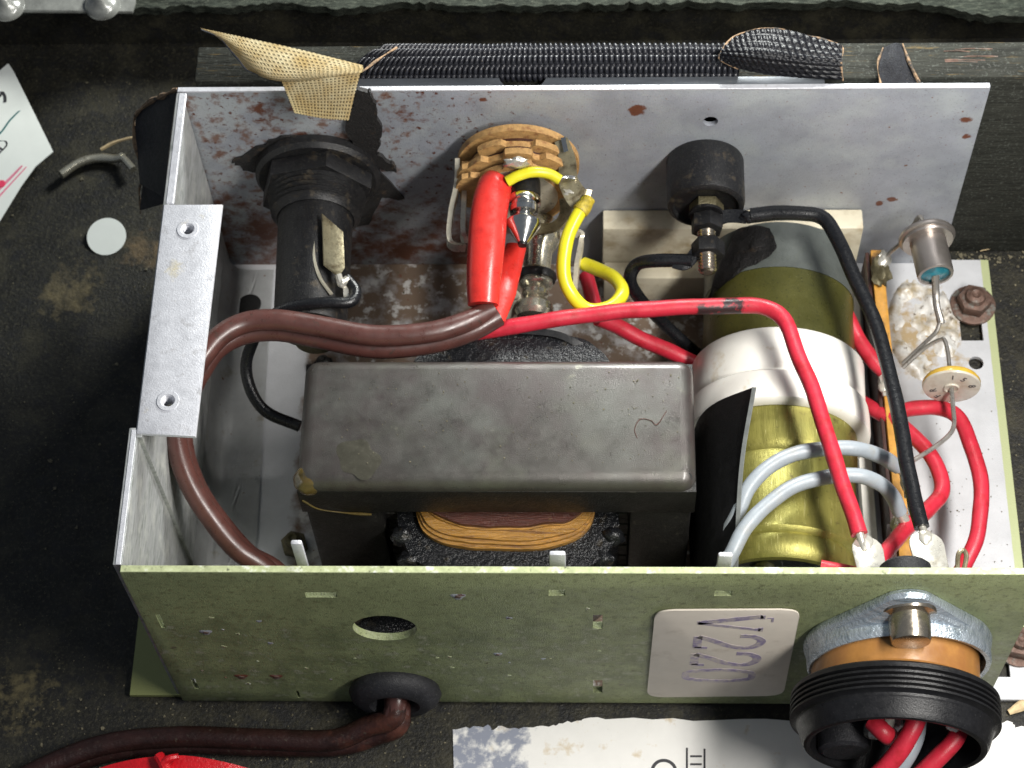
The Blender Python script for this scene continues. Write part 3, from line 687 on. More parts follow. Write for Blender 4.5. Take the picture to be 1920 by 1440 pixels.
b = NB(); lathe(b, [(9.28, .42), (9.55, .40), (9.68, .28), (9.7, .05)], (cx-.15, 11.75, cz+.9), AX, 24); obj('rivet', b, 'chrome', t)
b = NB(); lathe(b, [(9.2, 1.6), (9.34, 1.6)], (cx+.22, 11.75, cz), AX, 48); obj('end_disc', b, 'black', t)

# cream block
t = thing('cream_plastic_block', 'cream plastic block low against the back panel behind the capacitor', 'plastic block', (14, 12.4, 0))
b = NB(); box(b, (10.58, 12.3, 0), (17.5, 12.92, 2.75), .05); obj('upper_step', b, 'cream', t)
b = NB(); box(b, (10.62, 11.75, 0), (17.46, 12.29, 1.15), .05); obj('lower_step', b, 'cream', t)

# ================================================================== fuse holder
t = thing('fuse_holder', 'dusty black round fuse holder with brass side tag below the linen flap', 'fuse holder', (3.15, 12.8, 4.7))
fc = (3.15, 12.85, 4.7); fa = (.02, -1, 0)
b = NB(); lathe(b, [(0, 1.62), (.22, 1.62), (.34, 1.52), (.36, 1.42)], fc, fa, 48); obj('collar', b, 'black', t)
b = NB(); hexa(b, (3.15, 12.5, 4.7), fa, 1.5, .5, .06, .25); obj('hex_nut', b, 'black', t)
b = NB(); lathe(b, [(.8, 1.0)]+[(.85+.13*k+(.0 if q == 0 else .065), 1.28-.03*k if q == 0 else 1.18-.03*k) for k in range(5) for q in (0, 1)]+[(1.55, 1.0)], fc, fa, 48); obj('threaded_neck', b, 'black', t)
b = NB(); lathe(b, [(1.4, .96), (1.5, .96), (4.7, .92), (4.82, .86), (4.84, .5)], fc, fa, 48); fb = obj('body', b, 'black', t)
b = NB(); lathe(b, [(4.8, .5), (5.25, .48), (5.3, .4)], (3.3, 12.85, 4.75), fa, 24); obj('end_cap', b, 'dullbolt', t)
b = NB()
prism(b, [(3.471, 10.793, 5.75), (4.042, 10.231, 5.75), (4.144, 9.161, 5.75), (4.012, 8.928, 5.75), (3.62, 9.272, 5.75)], (.03, 0, .06), .015)
obj('side_tag', b, 'brass', t)
b = NB(); ribbon(b, [(3.329, 10.557, 5.55), (3.366, 9.65, 5.6), (3.539, 9.023, 5.6), (3.846, 8.588, 5.5)], .1, .05, (1, 0, .5)); obj('tag_slot_edge', b, 'spring', t)
b = NB(); tube(b, [(4.011, 8.987, 5.78), (4.093, 8.804, 5.7), (4.244, 8.928, 5.7)], .09, 10); blob(b, (4.103, 8.817, 5.68), .13, 2, .3); obj('solder_joint', b, 'tin', t)
b = NB(); ribbon(b, [(4.189, 8.789, 5.6), (4.231, 8.433, 5.55)], .14, .05, (0, 0, 1)); obj('end_tag', b, 'tin', t)

# ================================================================== jack socket with plug tips
t = thing('jack_socket', 'open jack socket of stacked brown wafers and springs in the middle of the back panel', 'jack socket', (8.42, 12.9, 5.4))
jc = Vector((8.40, 12.92, 5.42))
def wafer(y0, th, r, tab, name, m, zoff=0.):
    o = []
    n = 96
    for i in range(n):
        a = 2*math.pi*i/n; rr = r
        for (a0, a1, d) in tab:
            if a0 <= math.degrees(a) < a1: rr = r+d
        o.append((jc.x+rr*math.cos(a), y0, jc.z+zoff+rr*math.sin(a)))
    b = NB(); prism(b, o, (0, -th, 0), .02)
    return obj(name, b, m, t, smooth=25)
wafer(12.92, .3, .7, [], 'bush', 'nickel')
wafer(12.66, .20, 1.56, [], 'wafer', 'phenolic')
wafer(12.46, .16, 1.24, [], 'spacer', 'phenolicdark')
wafer(12.30, .18, 1.50, [(20, 45, -.2), (75, 105, -.16), (135, 160, -.2), (200, 340, -.2)], 'wafer', 'phenolic')
wafer(12.12, .12, 1.2, [(75, 105, .16)], 'spacer', 'phenolicdark')
wafer(12.00, .18, 1.48, [(60, 75, -.2), (75, 105, .0), (105, 125, -.2), (150, 172, .12), (200, 340, -.2)], 'wafer', 'phenolic')
wafer(11.85, .12, 1.12, [(75, 105, .12), (150, 172, .2)], 'spacer', 'phenolicdark')
wafer(11.70, .17, 1.46, [(35, 75, -.2), (75, 105, -.02), (105, 140, -.22), (150, 172, .14), (200, 350, -.2)], 'wafer', 'phenolic')
wafer(11.57, .05, 1.02, [(50, 130, .12)], 'contact_plate', 'spring')
b = NB(); blob(b, (8.406, 11.5, 6.933), .26, 4, .4, (1.2, .4, .8), 3, 2); obj('solder_joint', b, 'tin', t, smooth=60)
for pts in ([(7.057, 11.969, 5.6), (7.05, 11.235, 5.6), (7.039, 10.497, 5.5), (7.09, 10.228, 5.3)], [(6.864, 12.406, 5.8), (6.854, 11.655, 5.7), (6.737, 10.913, 5.6), (6.698, 10.259, 5.5), (6.806, 10.053, 5.4), (7.094, 10.085, 5.3)],
            [(9.465, 10.918, 4.6), (9.942, 10.949, 4.6), (10.01, 10.738, 4.5), (9.901, 10.14, 4.3), (9.847, 9.527, 4)], [(8.231, 9.364, 4.4), (8.389, 9.249, 4.2), (8.277, 9.054, 4), (8.044, 8.859, 3.8)]):
    b = NB(); ribbon(b, pts, .12, .20, (0, .5, 1)); obj('contact_spring', b, 'spring', t, smooth=50)
b = NB(); ribbon(b, [(9.505, 12.445, 6.6), (9.665, 11.967, 6.4), (9.692, 11.459, 6.2), (9.946, 11.08, 6), (10.185, 11.019, 5.9)], [.34, .66], .05, (-.3, -.3, 1)); obj('solder_lug', b, 'brass', t)
b = NB(); ribbon(b, [(9.559, 12.438, 6.7), (9.64, 12.069, 6.6)], .12, .05, (-.3, -.3, 1)); obj('lug_tip', b, 'chrome', t)
b = NB(); blob(b, (9.745, 11.369, 6.05), .20, 5, .35, (1.2, 1.1, .4), 3, 2); obj('solder_joint', b, 'tin', t, smooth=60)
b = NB(); ribbon(b, [(9.263, 12.535, 5.6), (9.578, 11.686, 5.4), (9.605, 11.169, 5.2), (9.334, 10.898, 5), (8.858, 10.885, 4.9)], .34, .05, (-.4, .2, 1)); obj('frame_arm', b, 'brass', t, smooth=50)
def plug(name, label, o, a, prof, black):
    q = thing(name, label, 'jack plug', o)
    b = NB(); lathe(b, prof, o, a, 32); obj('metal_tip', b, 'chrome' if black else 'nickel', q, smooth=30)
    return q
pa = Vector((-.02, -1, -.05))
po = (8.597, 11.35, 6.085)
q = thing('plug_tip', 'bright pointed metal plug tip with a black ring beside the red sleeve', 'plug tip', po)
b = NB(); lathe(b, [(-0.276, .38), (0.000, .40), (0.276, .40), (0.313, .36)], po, pa, 32); obj('insulating_ring', b, 'rubber', q)
b = NB(); lathe(b, [(0.313, .40), (0.368, .42), (0.478, .42), (0.515, .34), (0.570, .33), (0.607, .36), (0.754, .35), (0.791, .22), (0.902, .22), (0.957, .38), (1.030, .44), (1.122, .43), (1.601, .13)], po, pa, 32); obj('metal_tip', b, 'chrome', q, smooth=30)
b = NB(); lathe(b, [(1.601, .13), (1.674, .11)], po, pa, 20); obj('dark_point', b, 'rubber', q)
po = (8.939, 11.116, 4.3)
q = thing('turned_post', 'turned yellowish metal post with rings and a round ball head under the plug tip', 'metal post', po)
b = NB(); lathe(b, [(-.5, .3), (-.35, .46), (-.1, .56), (.2, .54), (.40, .42), (.5, .36), (1.0, .34), (1.05, .42), (1.12, .46)], po, (-.06, -1, -.12), 32); obj('ball_head', b, 'nickel', q, smooth=40)
b = NB(); lathe(b, [(1.12, .50), (1.22, .52), (1.32, .48)], po, (-.06, -1, -.12), 32); obj('dark_ring', b, 'rubber', q)
b = NB(); lathe(b, [(1.32, .42), (1.42, .44), (1.5, .38), (1.56, .28), (1.62, .34), (1.72, .34), (1.78, .25), (1.88, .36), (2.0, .48), (2.2, .50), (2.34, .42), (2.4, .1)], po, (-.06, -1, -.12), 32); obj('ringed_foot', b, 'nickel', q, smooth=30)

# red sleeve
t = thing('red_sleeve', 'thick soft red plastic sleeve over the brown cord end at the jack socket', 'sleeve', (7.8, 10, 5))
b = NB(); tube(b, [(7.989, 11.43, 6.3), (7.847, 11.205, 6.3), (7.728, 10.474, 6.25), (7.665, 9.473, 6.1), (7.623, 8.671, 5.9), (7.617, 8.121, 5.75)], .47, 24, 8, True, .85, rs=[.36, .44, .46, .47, .45, .42, .38])
obj('sleeve_tube', b, 'redsleeve', t, smooth=60)
b = NB(); tube(b, [(8.376, 10.177, 5.2), (8.217, 9.512, 5.3), (8.063, 8.671, 5.4), (7.927, 7.814, 5.5)], .3, 16, 8, True, .5, rs=[.26, .32, .34, .22])
obj('sleeve_tail', b, 'redsleeve', t, smooth=60)

# ================================================================== binding post
t = thing('binding_post', 'black round binding post with a threaded stud and nuts right of the jack socket', 'binding post', (13.2, 12.9, 4.94))
pc = (13.2, 12.93, 4.94); px = (-.01, -1, 0)
b = NB(); lathe(b, [(0, .98), (.05, 1.0), (1.25, 1.0), (1.38, .97), (1.44, .88), (1.44, .84), (1.30, .80), (1.30, .5)], pc, px, 48); obj('insulator', b, 'black', t)
b = NB(); hexa(b, (13.2, 11.62, 4.94), px, .44, .3, .04); obj('nut', b, 'dullbolt', t)
b = NB(); lathe(b, [(1.6, .44), (1.68, .44)], pc, px, 28); obj('washer', b, 'black', t)
b = NB(); hexa(b, (13.2, 11.2, 4.94), px, .42, .42, .05, .4); obj('nut', b, 'black', t)
b = NB(); hexa(b, (13.2, 10.45, 4.94), px, .42, .42, .05, .1); obj('nut', b, 'black', t)
pr = [(1.3, .2)]
k = 1.4
while k < 3.35:
    pr += [(k, .235), (k+.05, .19)]; k += .1
b = NB(); lathe(b, pr+[(3.38, .12)], pc, px, 24); obj('threaded_stud', b, 'screw', t, smooth=20)
b = NB(); ribbon(b, [(13.2, 11.15, 4.95), (13.799, 11.206, 5), (14.198, 11.138, 5.05)], .34, .06, (0, -.3, 1)); blob(b, (14.264, 11.131, 5.06), .2, 4, .4, (1.3, .8, .8)); obj('terminal_tag', b, 'blackwire', t)
b = NB(); ribbon(b, [(13.2, 10.75, 4.9), (12.69, 9.879, 4.9), (12.316, 9.881, 4.9)], .30, .06, (0, -.3, 1)); obj('terminal_tag', b, 'blackwire', t)
def on_can(q):
    q = Vector(q); d = q.x-15.12
    return (q.x, q.y, 2.05+math.sqrt(max(.05, 1.99**2-d*d)))
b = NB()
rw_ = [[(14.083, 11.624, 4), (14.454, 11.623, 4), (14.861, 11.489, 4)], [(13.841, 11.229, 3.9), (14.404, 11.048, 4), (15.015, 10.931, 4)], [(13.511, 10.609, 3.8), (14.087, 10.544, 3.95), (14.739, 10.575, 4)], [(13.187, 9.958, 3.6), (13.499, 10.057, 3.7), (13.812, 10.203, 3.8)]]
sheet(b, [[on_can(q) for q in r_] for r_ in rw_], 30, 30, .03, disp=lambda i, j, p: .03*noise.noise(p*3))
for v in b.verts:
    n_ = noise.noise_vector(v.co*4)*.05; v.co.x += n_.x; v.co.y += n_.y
obj('tape_and_post_shadow', b, 'tar', t, smooth=60)  # black tape on the can, with the post's cast shadow put into it

# ================================================================== big round socket and plug on the front panel
t = thing('power_socket', 'round brown bakelite socket with shiny zinc flange bolted to the green front panel', 'socket', (17.4, 0, 4.3))
sc_ = (17.25, 0, 4.3)
def hull2(c1, r1, c2, r2, c3, r3, y, n=96):
    """outline round three circles (lug, ring, lug) seen along y"""
    o = []
    for i in range(n):
        a = 2*math.pi*i/n; d = (math.cos(a), math.sin(a))
        best = max(((c[0]*d[0]+c[1]*d[1]+r), c, r) for c, r in ((c1, r1), (c2, r2), (c3, r3)))
        o.append((best[1][0]+best[2]*d[0], y, best[1][1]+best[2]*d[1]))
    return o
def loft(bm, loops, capa=True, capb=False):
    rs = [[bm.verts.new(p) for p in l] for l in loops]
    n = len(rs[0])
    for a, c in zip(rs, rs[1:]):
        for i in range(n): bm.faces.new((a[i], a[(i+1) % n], c[(i+1) % n], c[i]))
    if capa: bm.faces.new(rs[0][::-1])
    if capb: bm.faces.new(rs[-1])
def ring(r, y, n=96): return [(sc_[0]+r*math.cos(2*math.pi*i/n), y, sc_[2]+r*math.sin(2*math.pi*i/n)) for i in range(n)]
L1, L3 = (17.15, 6.65), (17.8, 1.9)
b = NB()
loft(b, [hull2(L1, .62, (17.25, 4.3), 2.10, L3, .62, -.01), hull2(L1, .66, (17.25, 4.3), 2.14, L3, .66, -.10), hull2(L1, .62, (17.25, 4.3), 2.12, L3, .62, -.22),
         hull2(L1, .40, (17.25, 4.3), 2.09, L3, .40, -.30), hull2((17.3, 5.7), .5, (17.25, 4.3), 2.08, (17.7, 2.8), .5, -.42), hull2((17.4, 4.8), 1.2, (17.25, 4.3), 2.08, (17.6, 3.8), 1.2, -.62), ring(2.04, -.70), ring(1.94, -.68), ring(1.93, -.1)], True, True)
obj('flange', b, 'flange', t, smooth=40)
b = NB(); lathe(b, [(.1, 1.89), (1.2, 1.89), (1.28, 1.94), (1.45, 1.94)], (17.2, 0, sc_[2]), (-.06, -1, 0), 72); obj('bakelite_body', b, 'bakelite', t, smooth=30)
b = NB(); lathe(b, [(.1, .62), (.24, .64), (.32, .60), (.36, .46), (.86, .45), (.94, .42), (.96, .36), (.97, .05)], (17.2, 0, 6.5), (0, -1, 0), 32); obj('flange_screw', b, 'screw', t, smooth=30)
b = NB(); lathe(b, [(.2, .44), (.44, .33), (.7, .33)], (17.8, 0, 2.0), (0, -1, 0), 32); obj('flange_screw', b, 'screw', t, smooth=30)
b = NB(); lathe(b, [(0, .58), (1.05, .58), (1.12, .5)], (17.35, .18, 5.62), (0, 1, 0), 32); obj('back_boss', b, 'rubberdusty', t)
t2 = thing('black_plug', 'ribbed black plug cap pushed on the brown socket, its open mouth showing red wires', 'plug', (17.6, -1.4, 4.3))
pf = [(1.40, 1.9), (1.40, 2.28), (1.45, 2.33), (1.55, 2.34)]
for k in range(4):
    y0 = 1.58+k*.12; pf += [(y0, 2.24), (y0+.025, 2.25), (y0+.05, 2.345), (y0+.10, 2.345)]
pf += [(2.05, 2.28), (2.10, 2.20), (2.16, 2.20), (2.2, 2.17), (2.5, 2.08), (2.60, 2.02), (2.62, 1.96), (2.6, 1.88), (1.75, 1.80), (1.75, .02)]
b = NB(); lathe(b, pf, (17.2, 0, 4.3), (-.07, -1, 0), 80, False, True); obj('cap', b, 'rubber', t2, smooth=32)
b = NB(); lathe(b, [(1.7, .62), (2.35, .6), (2.42, .5)], (16.0, 0, 3.5), (0, -1, 0), 28); obj('inner_boss', b, 'rubberdusty', t2)
for x, z in ((16.6, 4.0), (17.0, 4.5), (18.3, 4.7)):
    b = NB(); blob(b, (x, -2.05, z), .2, x, .4, (1, 1.3, .8)); obj('solder_pin', b, 'tin', t2)
b = NB(); tube(b, [(16.5, -2.1, 4.7), (16.75, -2.4, 4.75), (16.95, -2.3, 4.3), (16.95, -1.9, 4.0)], .21, 14); obj('inner_wire', b, 'redwire', t2)

# grommet and cord outside
t = thing('cable_grommet', 'black rubber grommet in the green panel under the big round hole', 'grommet', (5.45, 0, 1.0))
b = NB(); lathe(b, [(-.15, .84), (-.02, .86), (0, 1.08), (.14, 1.14), (.34, 1.06), (.5, .84), (.5, .62), (.3, .52), (-.1, .5)], (5.45, -.0, 1.05), (0, -1, 0), 48, False, False); obj('rubber_ring', b, 'rubberdusty', t, smooth=60)

def wire(name, label, pts, r, m, group=None, seg=12, rs=None, cat='wire', n=7):
    b = NB(); tube(b, pts, r, seg, n, rs=rs, wob=.055)
    o = obj(name, b, m, None, smooth=60, label=label, cat=cat, group=group, loc=pts[0])
    return o
def end(o, pts, r, m='tin', name='bare_end', wob=.3):
    b = NB(); tube(b, pts, r, 10, 5, wob=wob); return obj(name, b, m, o, smooth=60)
# brown twin cord: outside and inside are one cable
t = thing('brown_cable', 'brown twin cable looping inside the chassis and out of the rubber grommet', 'cable', (5.4, 0, 1))
c1 = [(7.821, 8.059, 5.6), (7.161, 7.621, 5.75), (6.271, 7.278, 5.85), (4.991, 7.146, 5.95), (3.704, 7.314, 6.1), (2.681, 7.406, 6.25), (1.92, 7.303, 6.3), (1.379, 6.931, 6.35), (0.993, 6.414, 6.3), (0.632, 5.796, 6.1), (0.385, 5.163, 5.8), (0.362, 4.492, 5.3), (0.62, 3.795, 4.7), (1.094, 3.162, 4.1), (1.697, 2.592, 3.5), (2.545, 2.13, 2.8), (3.5, .95, 1.2), (4.7, .55, .95), (5.45, -.2, 1.1), (5.4, -.7, .85), (4.762, -0.809, 0.5), (3.836, -1.101, 0.3), (1.976, -1.068, 0.25), (-0.018, -1.025, 0.25), (-1.854, -1.257, 0.25), (-3.488, -1.977, 0.25), (-4.937, -2.928, 0.25)]
c2 = [(7.989, 7.966, 5.5), (7.278, 7.542, 5.45), (6.242, 7.226, 5.4), (4.954, 7.064, 5.5), (3.657, 7.249, 5.65), (2.624, 7.373, 5.8), (1.795, 7.239, 5.85), (1.215, 6.866, 5.85), (0.892, 6.331, 5.8), (0.599, 5.781, 5.6), (0.408, 5.213, 5.3), (0.438, 4.533, 4.8), (0.724, 3.854, 4.2), (1.227, 3.255, 3.6), (1.877, 2.677, 3), (2.676, 2.304, 2.4), (3.6, .9, .8), (4.8, .5, .6), (5.5, -.2, .7), (5.5, -.75, .45), (4.933, -0.905, 0.15), (3.937, -1.134, 0), (1.947, -1.147, 0), (-0.054, -1.104, 0), (-1.894, -1.364, 0), (-3.468, -2.085, 0), (-4.922, -3.038, 0)]
for c_ in (c1, c2):
    b = NB(); tube(b, c_[:20], .265, 16, 8); cs_ = obj('core_sheath', b, 'brown', t, smooth=60)
    b = NB(); tube(b, c_[18:], .27, 16, 8); obj('dusty_shaded_length', b, 'brownout', cs_, smooth=60)

# wires
rw = wire('red_wire', 'long red wire with a black smudge arching over the white band to a tinned tag', [(7.381, 7.807, 5), (8.042, 7.869, 5.1), (8.831, 7.945, 5.15), (10.144, 8.142, 5.2), (11.456, 8.278, 5.25), (12.765, 8.353, 5.3), (13.944, 8.397, 5.3), (14.591, 8.258, 5.3), (15.026, 7.831, 5.3), (15.333, 6.752, 5.3), (15.675, 5.507, 5.3), (15.952, 4.319, 5.25), (16.214, 3.227, 5.2), (16.442, 2.265, 5.15)], .2, 'redsmudge', 'red wires')
end(rw, [(16.444, 2.292, 5.15), (16.509, 2.072, 5.1), (16.555, 1.843, 5.1)], .1)
bw = wire('black_wire', 'long black wire from the binding post across the gold can to the right tag', [(14.304, 11.15, 5.08), (14.865, 11.198, 5.15), (15.53, 11.146, 5.2), (16.059, 11.015, 5.2), (16.376, 10.501, 5.2), (16.794, 9.38, 5.1), (17.216, 8.052, 5), (17.488, 6.772, 5), (17.621, 5.452, 5), (17.713, 4.166, 5), (17.799, 3.188, 5), (17.893, 2.502, 5)], .19, 'blackwire', 'black wires')
end(bw, [(17.895, 2.529, 5), (17.938, 2.298, 5), (17.935, 1.959, 5)], .1)
wire('black_wire', 'short black wire hooking down left of the binding post before the cream block', [(12.825, 9.911, 4.9), (11.96, 10.009, 4.8), (11.431, 10.089, 4.5), (11.247, 9.861, 4.1), (11.563, 9.711, 3.3), (12.099, 9.654, 2.4), (12.675, 9.39, 1.8), (13.123, 9.329, 1.2)], .17, 'blackwire', 'black wires')
wire('black_wire', 'thin black wire looping from the fuse holder tag under the brown cord to the transformer', [(4.204, 8.99, 5.6), (4.449, 8.633, 5.6), (4.315, 8.28, 5.65), (3.602, 8.205, 5.7), (2.79, 8.159, 5.5), (2.155, 7.97, 5.1), (1.787, 7.676, 4.5), (1.64, 7.27, 4), (1.767, 6.803, 3.6), (2.159, 6.431, 3.3), (2.936, 6.12, 3.2)], .15, 'blackwire', 'black wires')
yw = wire('yellow_wire', 'long yellow wire curling into a loop right of the turned metal post', [(10.172, 11.015, 6), (9.946, 10.601, 6), (9.669, 9.941, 5.85), (9.603, 9.226, 5.5), (9.827, 8.697, 5.2), (10.21, 8.401, 5.05), (10.739, 8.508, 5), (11.009, 8.972, 4.9), (10.818, 9.598, 4.6), (10.417, 10.042, 4.3), (10.064, 10.331, 4.1)], .175, 'yellow', 'yellow wires', 14)
b = NB(); tube(b, [(9.959, 10.632, 6), (10.092, 10.819, 6.03), (10.199, 11.027, 6.03)], .21, 12, 4, wob=.6); obj('burnt_end', b, 'yellowburnt', yw)
yw = wire('yellow_wire', 'short yellow wire bridging from the red sleeve top to the solder lug', [(8.161, 11.224, 6.55), (8.453, 11.329, 6.65), (8.824, 11.403, 6.68), (9.193, 11.409, 6.6), (9.483, 11.3, 6.5)], .14, 'yellow', 'yellow wires', 14)
end(yw, [(9.457, 11.333, 6.5), (9.641, 11.415, 6.45), (9.853, 11.416, 6.4)], .06, 'chrome')
gw = wire('grey_wire', 'upper grey wire arching over the gold can to the terminal strip', [(13.525, 2.863, 3.9), (13.768, 3.264, 4.3), (14.014, 3.773, 4.5), (14.476, 4.303, 4.55), (15.134, 4.673, 4.5), (15.916, 4.872, 4.45), (16.639, 4.921, 4.3), (17.265, 4.923, 3.9), (17.801, 4.979, 3.3)], .185, 'greywire', 'grey wires')
end(gw, [(17.776, 4.994, 3.3), (17.982, 4.948, 3.1), (18.056, 4.71, 2.9)], .15)
gw = wire('grey_wire', 'lower grey wire running from the front rim over the gold can to the terminal strip', [(13.286, 1.689, 4.3), (13.537, 2.091, 4.5), (13.876, 2.678, 4.6), (14.429, 3.318, 4.6), (15.086, 3.793, 4.55), (15.866, 4.102, 4.5), (16.643, 4.181, 4.4), (17.18, 4.074, 4.1), (17.537, 3.885, 3.7), (17.743, 3.691, 3.3)], .185, 'greywire', 'grey wires')
end(gw, [(17.72, 3.72, 3.3), (17.841, 3.6, 3.1), (17.91, 3.479, 2.9)], .15)
wire('red_wire', 'short red wire running from behind the gold can to the upper terminal of the strip', [(16.82, 10.453, 2.2), (16.991, 9.76, 2.4), (17.242, 9.173, 2.3), (17.558, 8.576, 2.2), (17.824, 8.283, 2.1)], .2, 'redwire', 'red wires')
rl = wire('red_wire', 'outermost red wire curving round at the far right to a small loop tag', [(18.244, 7.317, 1.8), (18.643, 7.357, 1.9), (19.167, 7.287, 2), (19.62, 6.909, 2.1), (19.887, 6.032, 2.2), (19.947, 4.861, 2.3), (19.825, 3.836, 2.3), (19.538, 3.089, 2.2), (19.222, 2.535, 2)], .2, 'redwire', 'red wires')
b = NB(); tube(b, [(19.043, 2.307, 3), (19.085, 2.683, 3.1), (19.21, 2.795, 3.1), (19.274, 2.655, 3.1), (19.213, 2.364, 3)], .06, 8); obj('loop_tag', b, 'brass', rl)
wire('red_wire', 'red wire bending under the black wire from the strip to the front tags', [(17.289, 7.925, 1.2), (17.612, 7.51, 1.5), (18.214, 6.913, 1.8), (18.736, 6.165, 2), (19.033, 5.405, 2.1), (19.007, 4.804, 2.2), (18.656, 4.266, 2.4), (18.006, 3.551, 2.9), (17.324, 2.522, 3.6), (16.729, 1.524, 4.3)], .2, 'redwire', 'red wires')
wire('red_wire', 'stub of red wire peeping over the front rim at the end of the gold can', [(15.593, 1.761, 4.4), (16.107, 1.654, 4.4), (16.623, 1.608, 4.2), (17.133, 1.453, 4)], .19, 'redwire', 'red wires')
wire('red_wire', 'short red wire glimpsed between the yellow loop and the cream block', [(10.119, 10.507, 3.2), (10.257, 9.956, 3.3), (10.421, 9.373, 3.2)], .2, 'redwire', 'red wires')
wire('red_wire', 'red wire sloping down from under the long red wire behind the transformer', [(10.419, 9.125, 3.4), (10.971, 9.091, 3), (11.665, 8.925, 2.6), (12.436, 8.772, 2.2), (12.926, 8.629, 2)], .21, 'redwire', 'red wires')
# wires out of the plug mouth
wire('red_wire', 'upper red wire leaving the mouth of the black plug', [(17.55, -1.85, 5.0), (17.35, -2.4, 5.0), (16.9, -2.95, 4.55), (16.1, -3.45, 3.6), (15.1, -3.9, 2.4), (13.9, -4.4, 1.0)], .21, 'redwire', 'red wires', 14)
wire('red_wire', 'lower red wire leaving the mouth of the black plug near the frame edge', [(18.55, -1.9, 4.3), (18.3, -2.45, 4.3), (17.6, -3.05, 3.8), (16.7, -3.65, 2.7), (15.5, -4.3, 1.2)], .21, 'redwire', 'red wires', 14)
wire('grey_wire', 'grey wire between the two red wires in the mouth of the black plug', [(17.65, -1.8, 4.1), (17.45, -2.45, 4.15), (16.95, -3.1, 3.6), (16.2, -3.7, 2.6), (15.0, -4.3, 1.2)], .2, 'greywire', 'grey wires', 14)

# tinned tags at the back of the socket
for (a, c, lb, wd) in (((16.583, 2.176, 5.05), (16.75, .35, 5.3), 'left tinned solder tag at the end of the long red wire', .82), ((17.953, 2.325, 5), (18.15, .35, 5.3), 'right tinned solder tag at the end of the long black wire', .92)):
    t = thing('solder_tag', lb, 'solder tag', c, 'solder tags behind the front panel')
    a = Vector(a); c = Vector(c); d = (c-a).normalized(); s_ = Vector((1, 0, 0))
    o = []
    for k_ in range(9):
        an = math.pi*k_/8
        o.append(a+d*(.32-.36*math.sin(an))-s_*math.cos(an)*.44*wd)
    o += [c+s_*.36*wd, c-s_*.36*wd]
    b = NB(); prism(b, o, (0, .03, .07), .025); obj('tag_blade', b, 'tin', t)
    b = NB(); blob(b, a+d*.12+Vector((0, 0, .06)), .17, wd*7, .25, (1, 1.3, .45)); obj('solder_joint', b, 'tin', t, smooth=60)

# terminal strip
t = thing('terminal_strip', 'upright amber terminal strip edge on between the gold can and the white plate', 'terminal strip', (18, 8, 0))
b = NB(); prism(b, [(17.78, 12.2, .05), (17.88, 3.0, .05), (17.88, 3.0, 1.85), (17.78, 12.2, 1.85)], (.32, 0, 0), .02); obj('strip_board', b, 'amberstrip', t)
b = NB(); prism(b, [(17.66, 12.2, .3), (17.76, 3.0, .3), (17.76, 3.0, 1.72), (17.66, 12.2, 1.72)], (.10, 0, 0), .01); obj('side_board', b, 'phenolicdark', t)
for (a, c) in (((17.811, 8.308, 2), (17.904, 7.701, 1.9)), ((18.058, 5.077, 2.9), (18.16, 4.636, 2.3)), ((17.865, 3.889, 2.7), (17.758, 3.66, 2.2)), ((18.015, 11.688, 1.95), (18.12, 11.845, 2.1))):
    b = NB(); ribbon(b, [a, tuple((Vector(a)+Vector(c))/2+Vector((0, 0, .06))), c], [.3, .26], .07, (.3, 0, 1)); blob(b, (Vector(a)+Vector(c))/2, .21, a[1], .4, (.9, 1.3, .8)); obj('eyelet_terminal', b, 'tin', t, smooth=60)
b = NB(); prism(b, [(17.596, 3.97, 2), (17.728, 3.971, 2), (17.689, 3.433, 2), (17.558, 3.433, 2)], (0, 0, .1), .01); obj('dark_lug', b, 'phenolicdark', t)
b = NB(); blob(b, (18.005, 11.467, 1.9), .3, 3, .6, (.8, 1.5, .8), 3, 2); obj('burnt_joint', b, 'dullbolt', t, smooth=60)
b = NB(); prism(b, [(17.25, 11.6, .02), (17.25, 3, .02), (17.6, 3, .02), (17.6, 11.6, .02)], (0, 0, .5), .05); obj('white_foot', b, 'strap', t)

# stud diode
t = thing('stud_diode', 'satin nickel top hat diode with a teal glass seal held up by its leads', 'diode', (19.123, 11.569, 3.3))
dc = Vector((19.031, 11.636, 3.3)); da = Vector((.10, -.985, .05))
b = NB(); lathe(b, [(-.10, .55), (-.10, .70), (-.04, .74), (.02, .74), (.05, .70), (.06, .66), (.10, .68), (.15, .66), (.16, .5)], dc, da, 48); obj('flange_disc', b, 'can', t, smooth=30)
b = NB(); lathe(b, [(.1, .46), (.2, .475), (1.12, .475), (1.2, .46), (1.21, .39), (1.14, .37)], dc, da, 40, True, False); obj('can_body', b, 'can', t, smooth=30)
b = NB(); lathe(b, [(1.08, .38), (1.14, .37), (1.17, .2), (1.2, .05)], dc, da, 32); obj('glass_seal', b, 'epoxy', t, smooth=60)
e0 = dc+da*1.15
b = NB(); tube(b, [e0, (19.226, 10.184, 2.95), (19.233, 9.839, 2.8), (19.284, 9.526, 2.65), (19.282, 9.447, 2.62)], .1, 10, 6, rs=[.1, .12, .1, .11, .09], wob=.3); tube(b, [(19.285, 9.48, 2.62), (19.189, 9.262, 2.5), (18.927, 9.059, 2.3), (18.341, 8.593, 2)], .055, 8); obj('front_lead', b, 'lead', t)
b = NB(); tube(b, [dc-da*.05, (18.951, 11.854, 3.5), (18.882, 12.037, 3.6), (18.811, 12.104, 3.55), (18.675, 12.035, 3.1), (18.484, 11.943, 2.6), (18.222, 11.865, 2.2), (18.017, 11.635, 1.9)], .06, 8); obj('back_lead', b, 'lead', t)

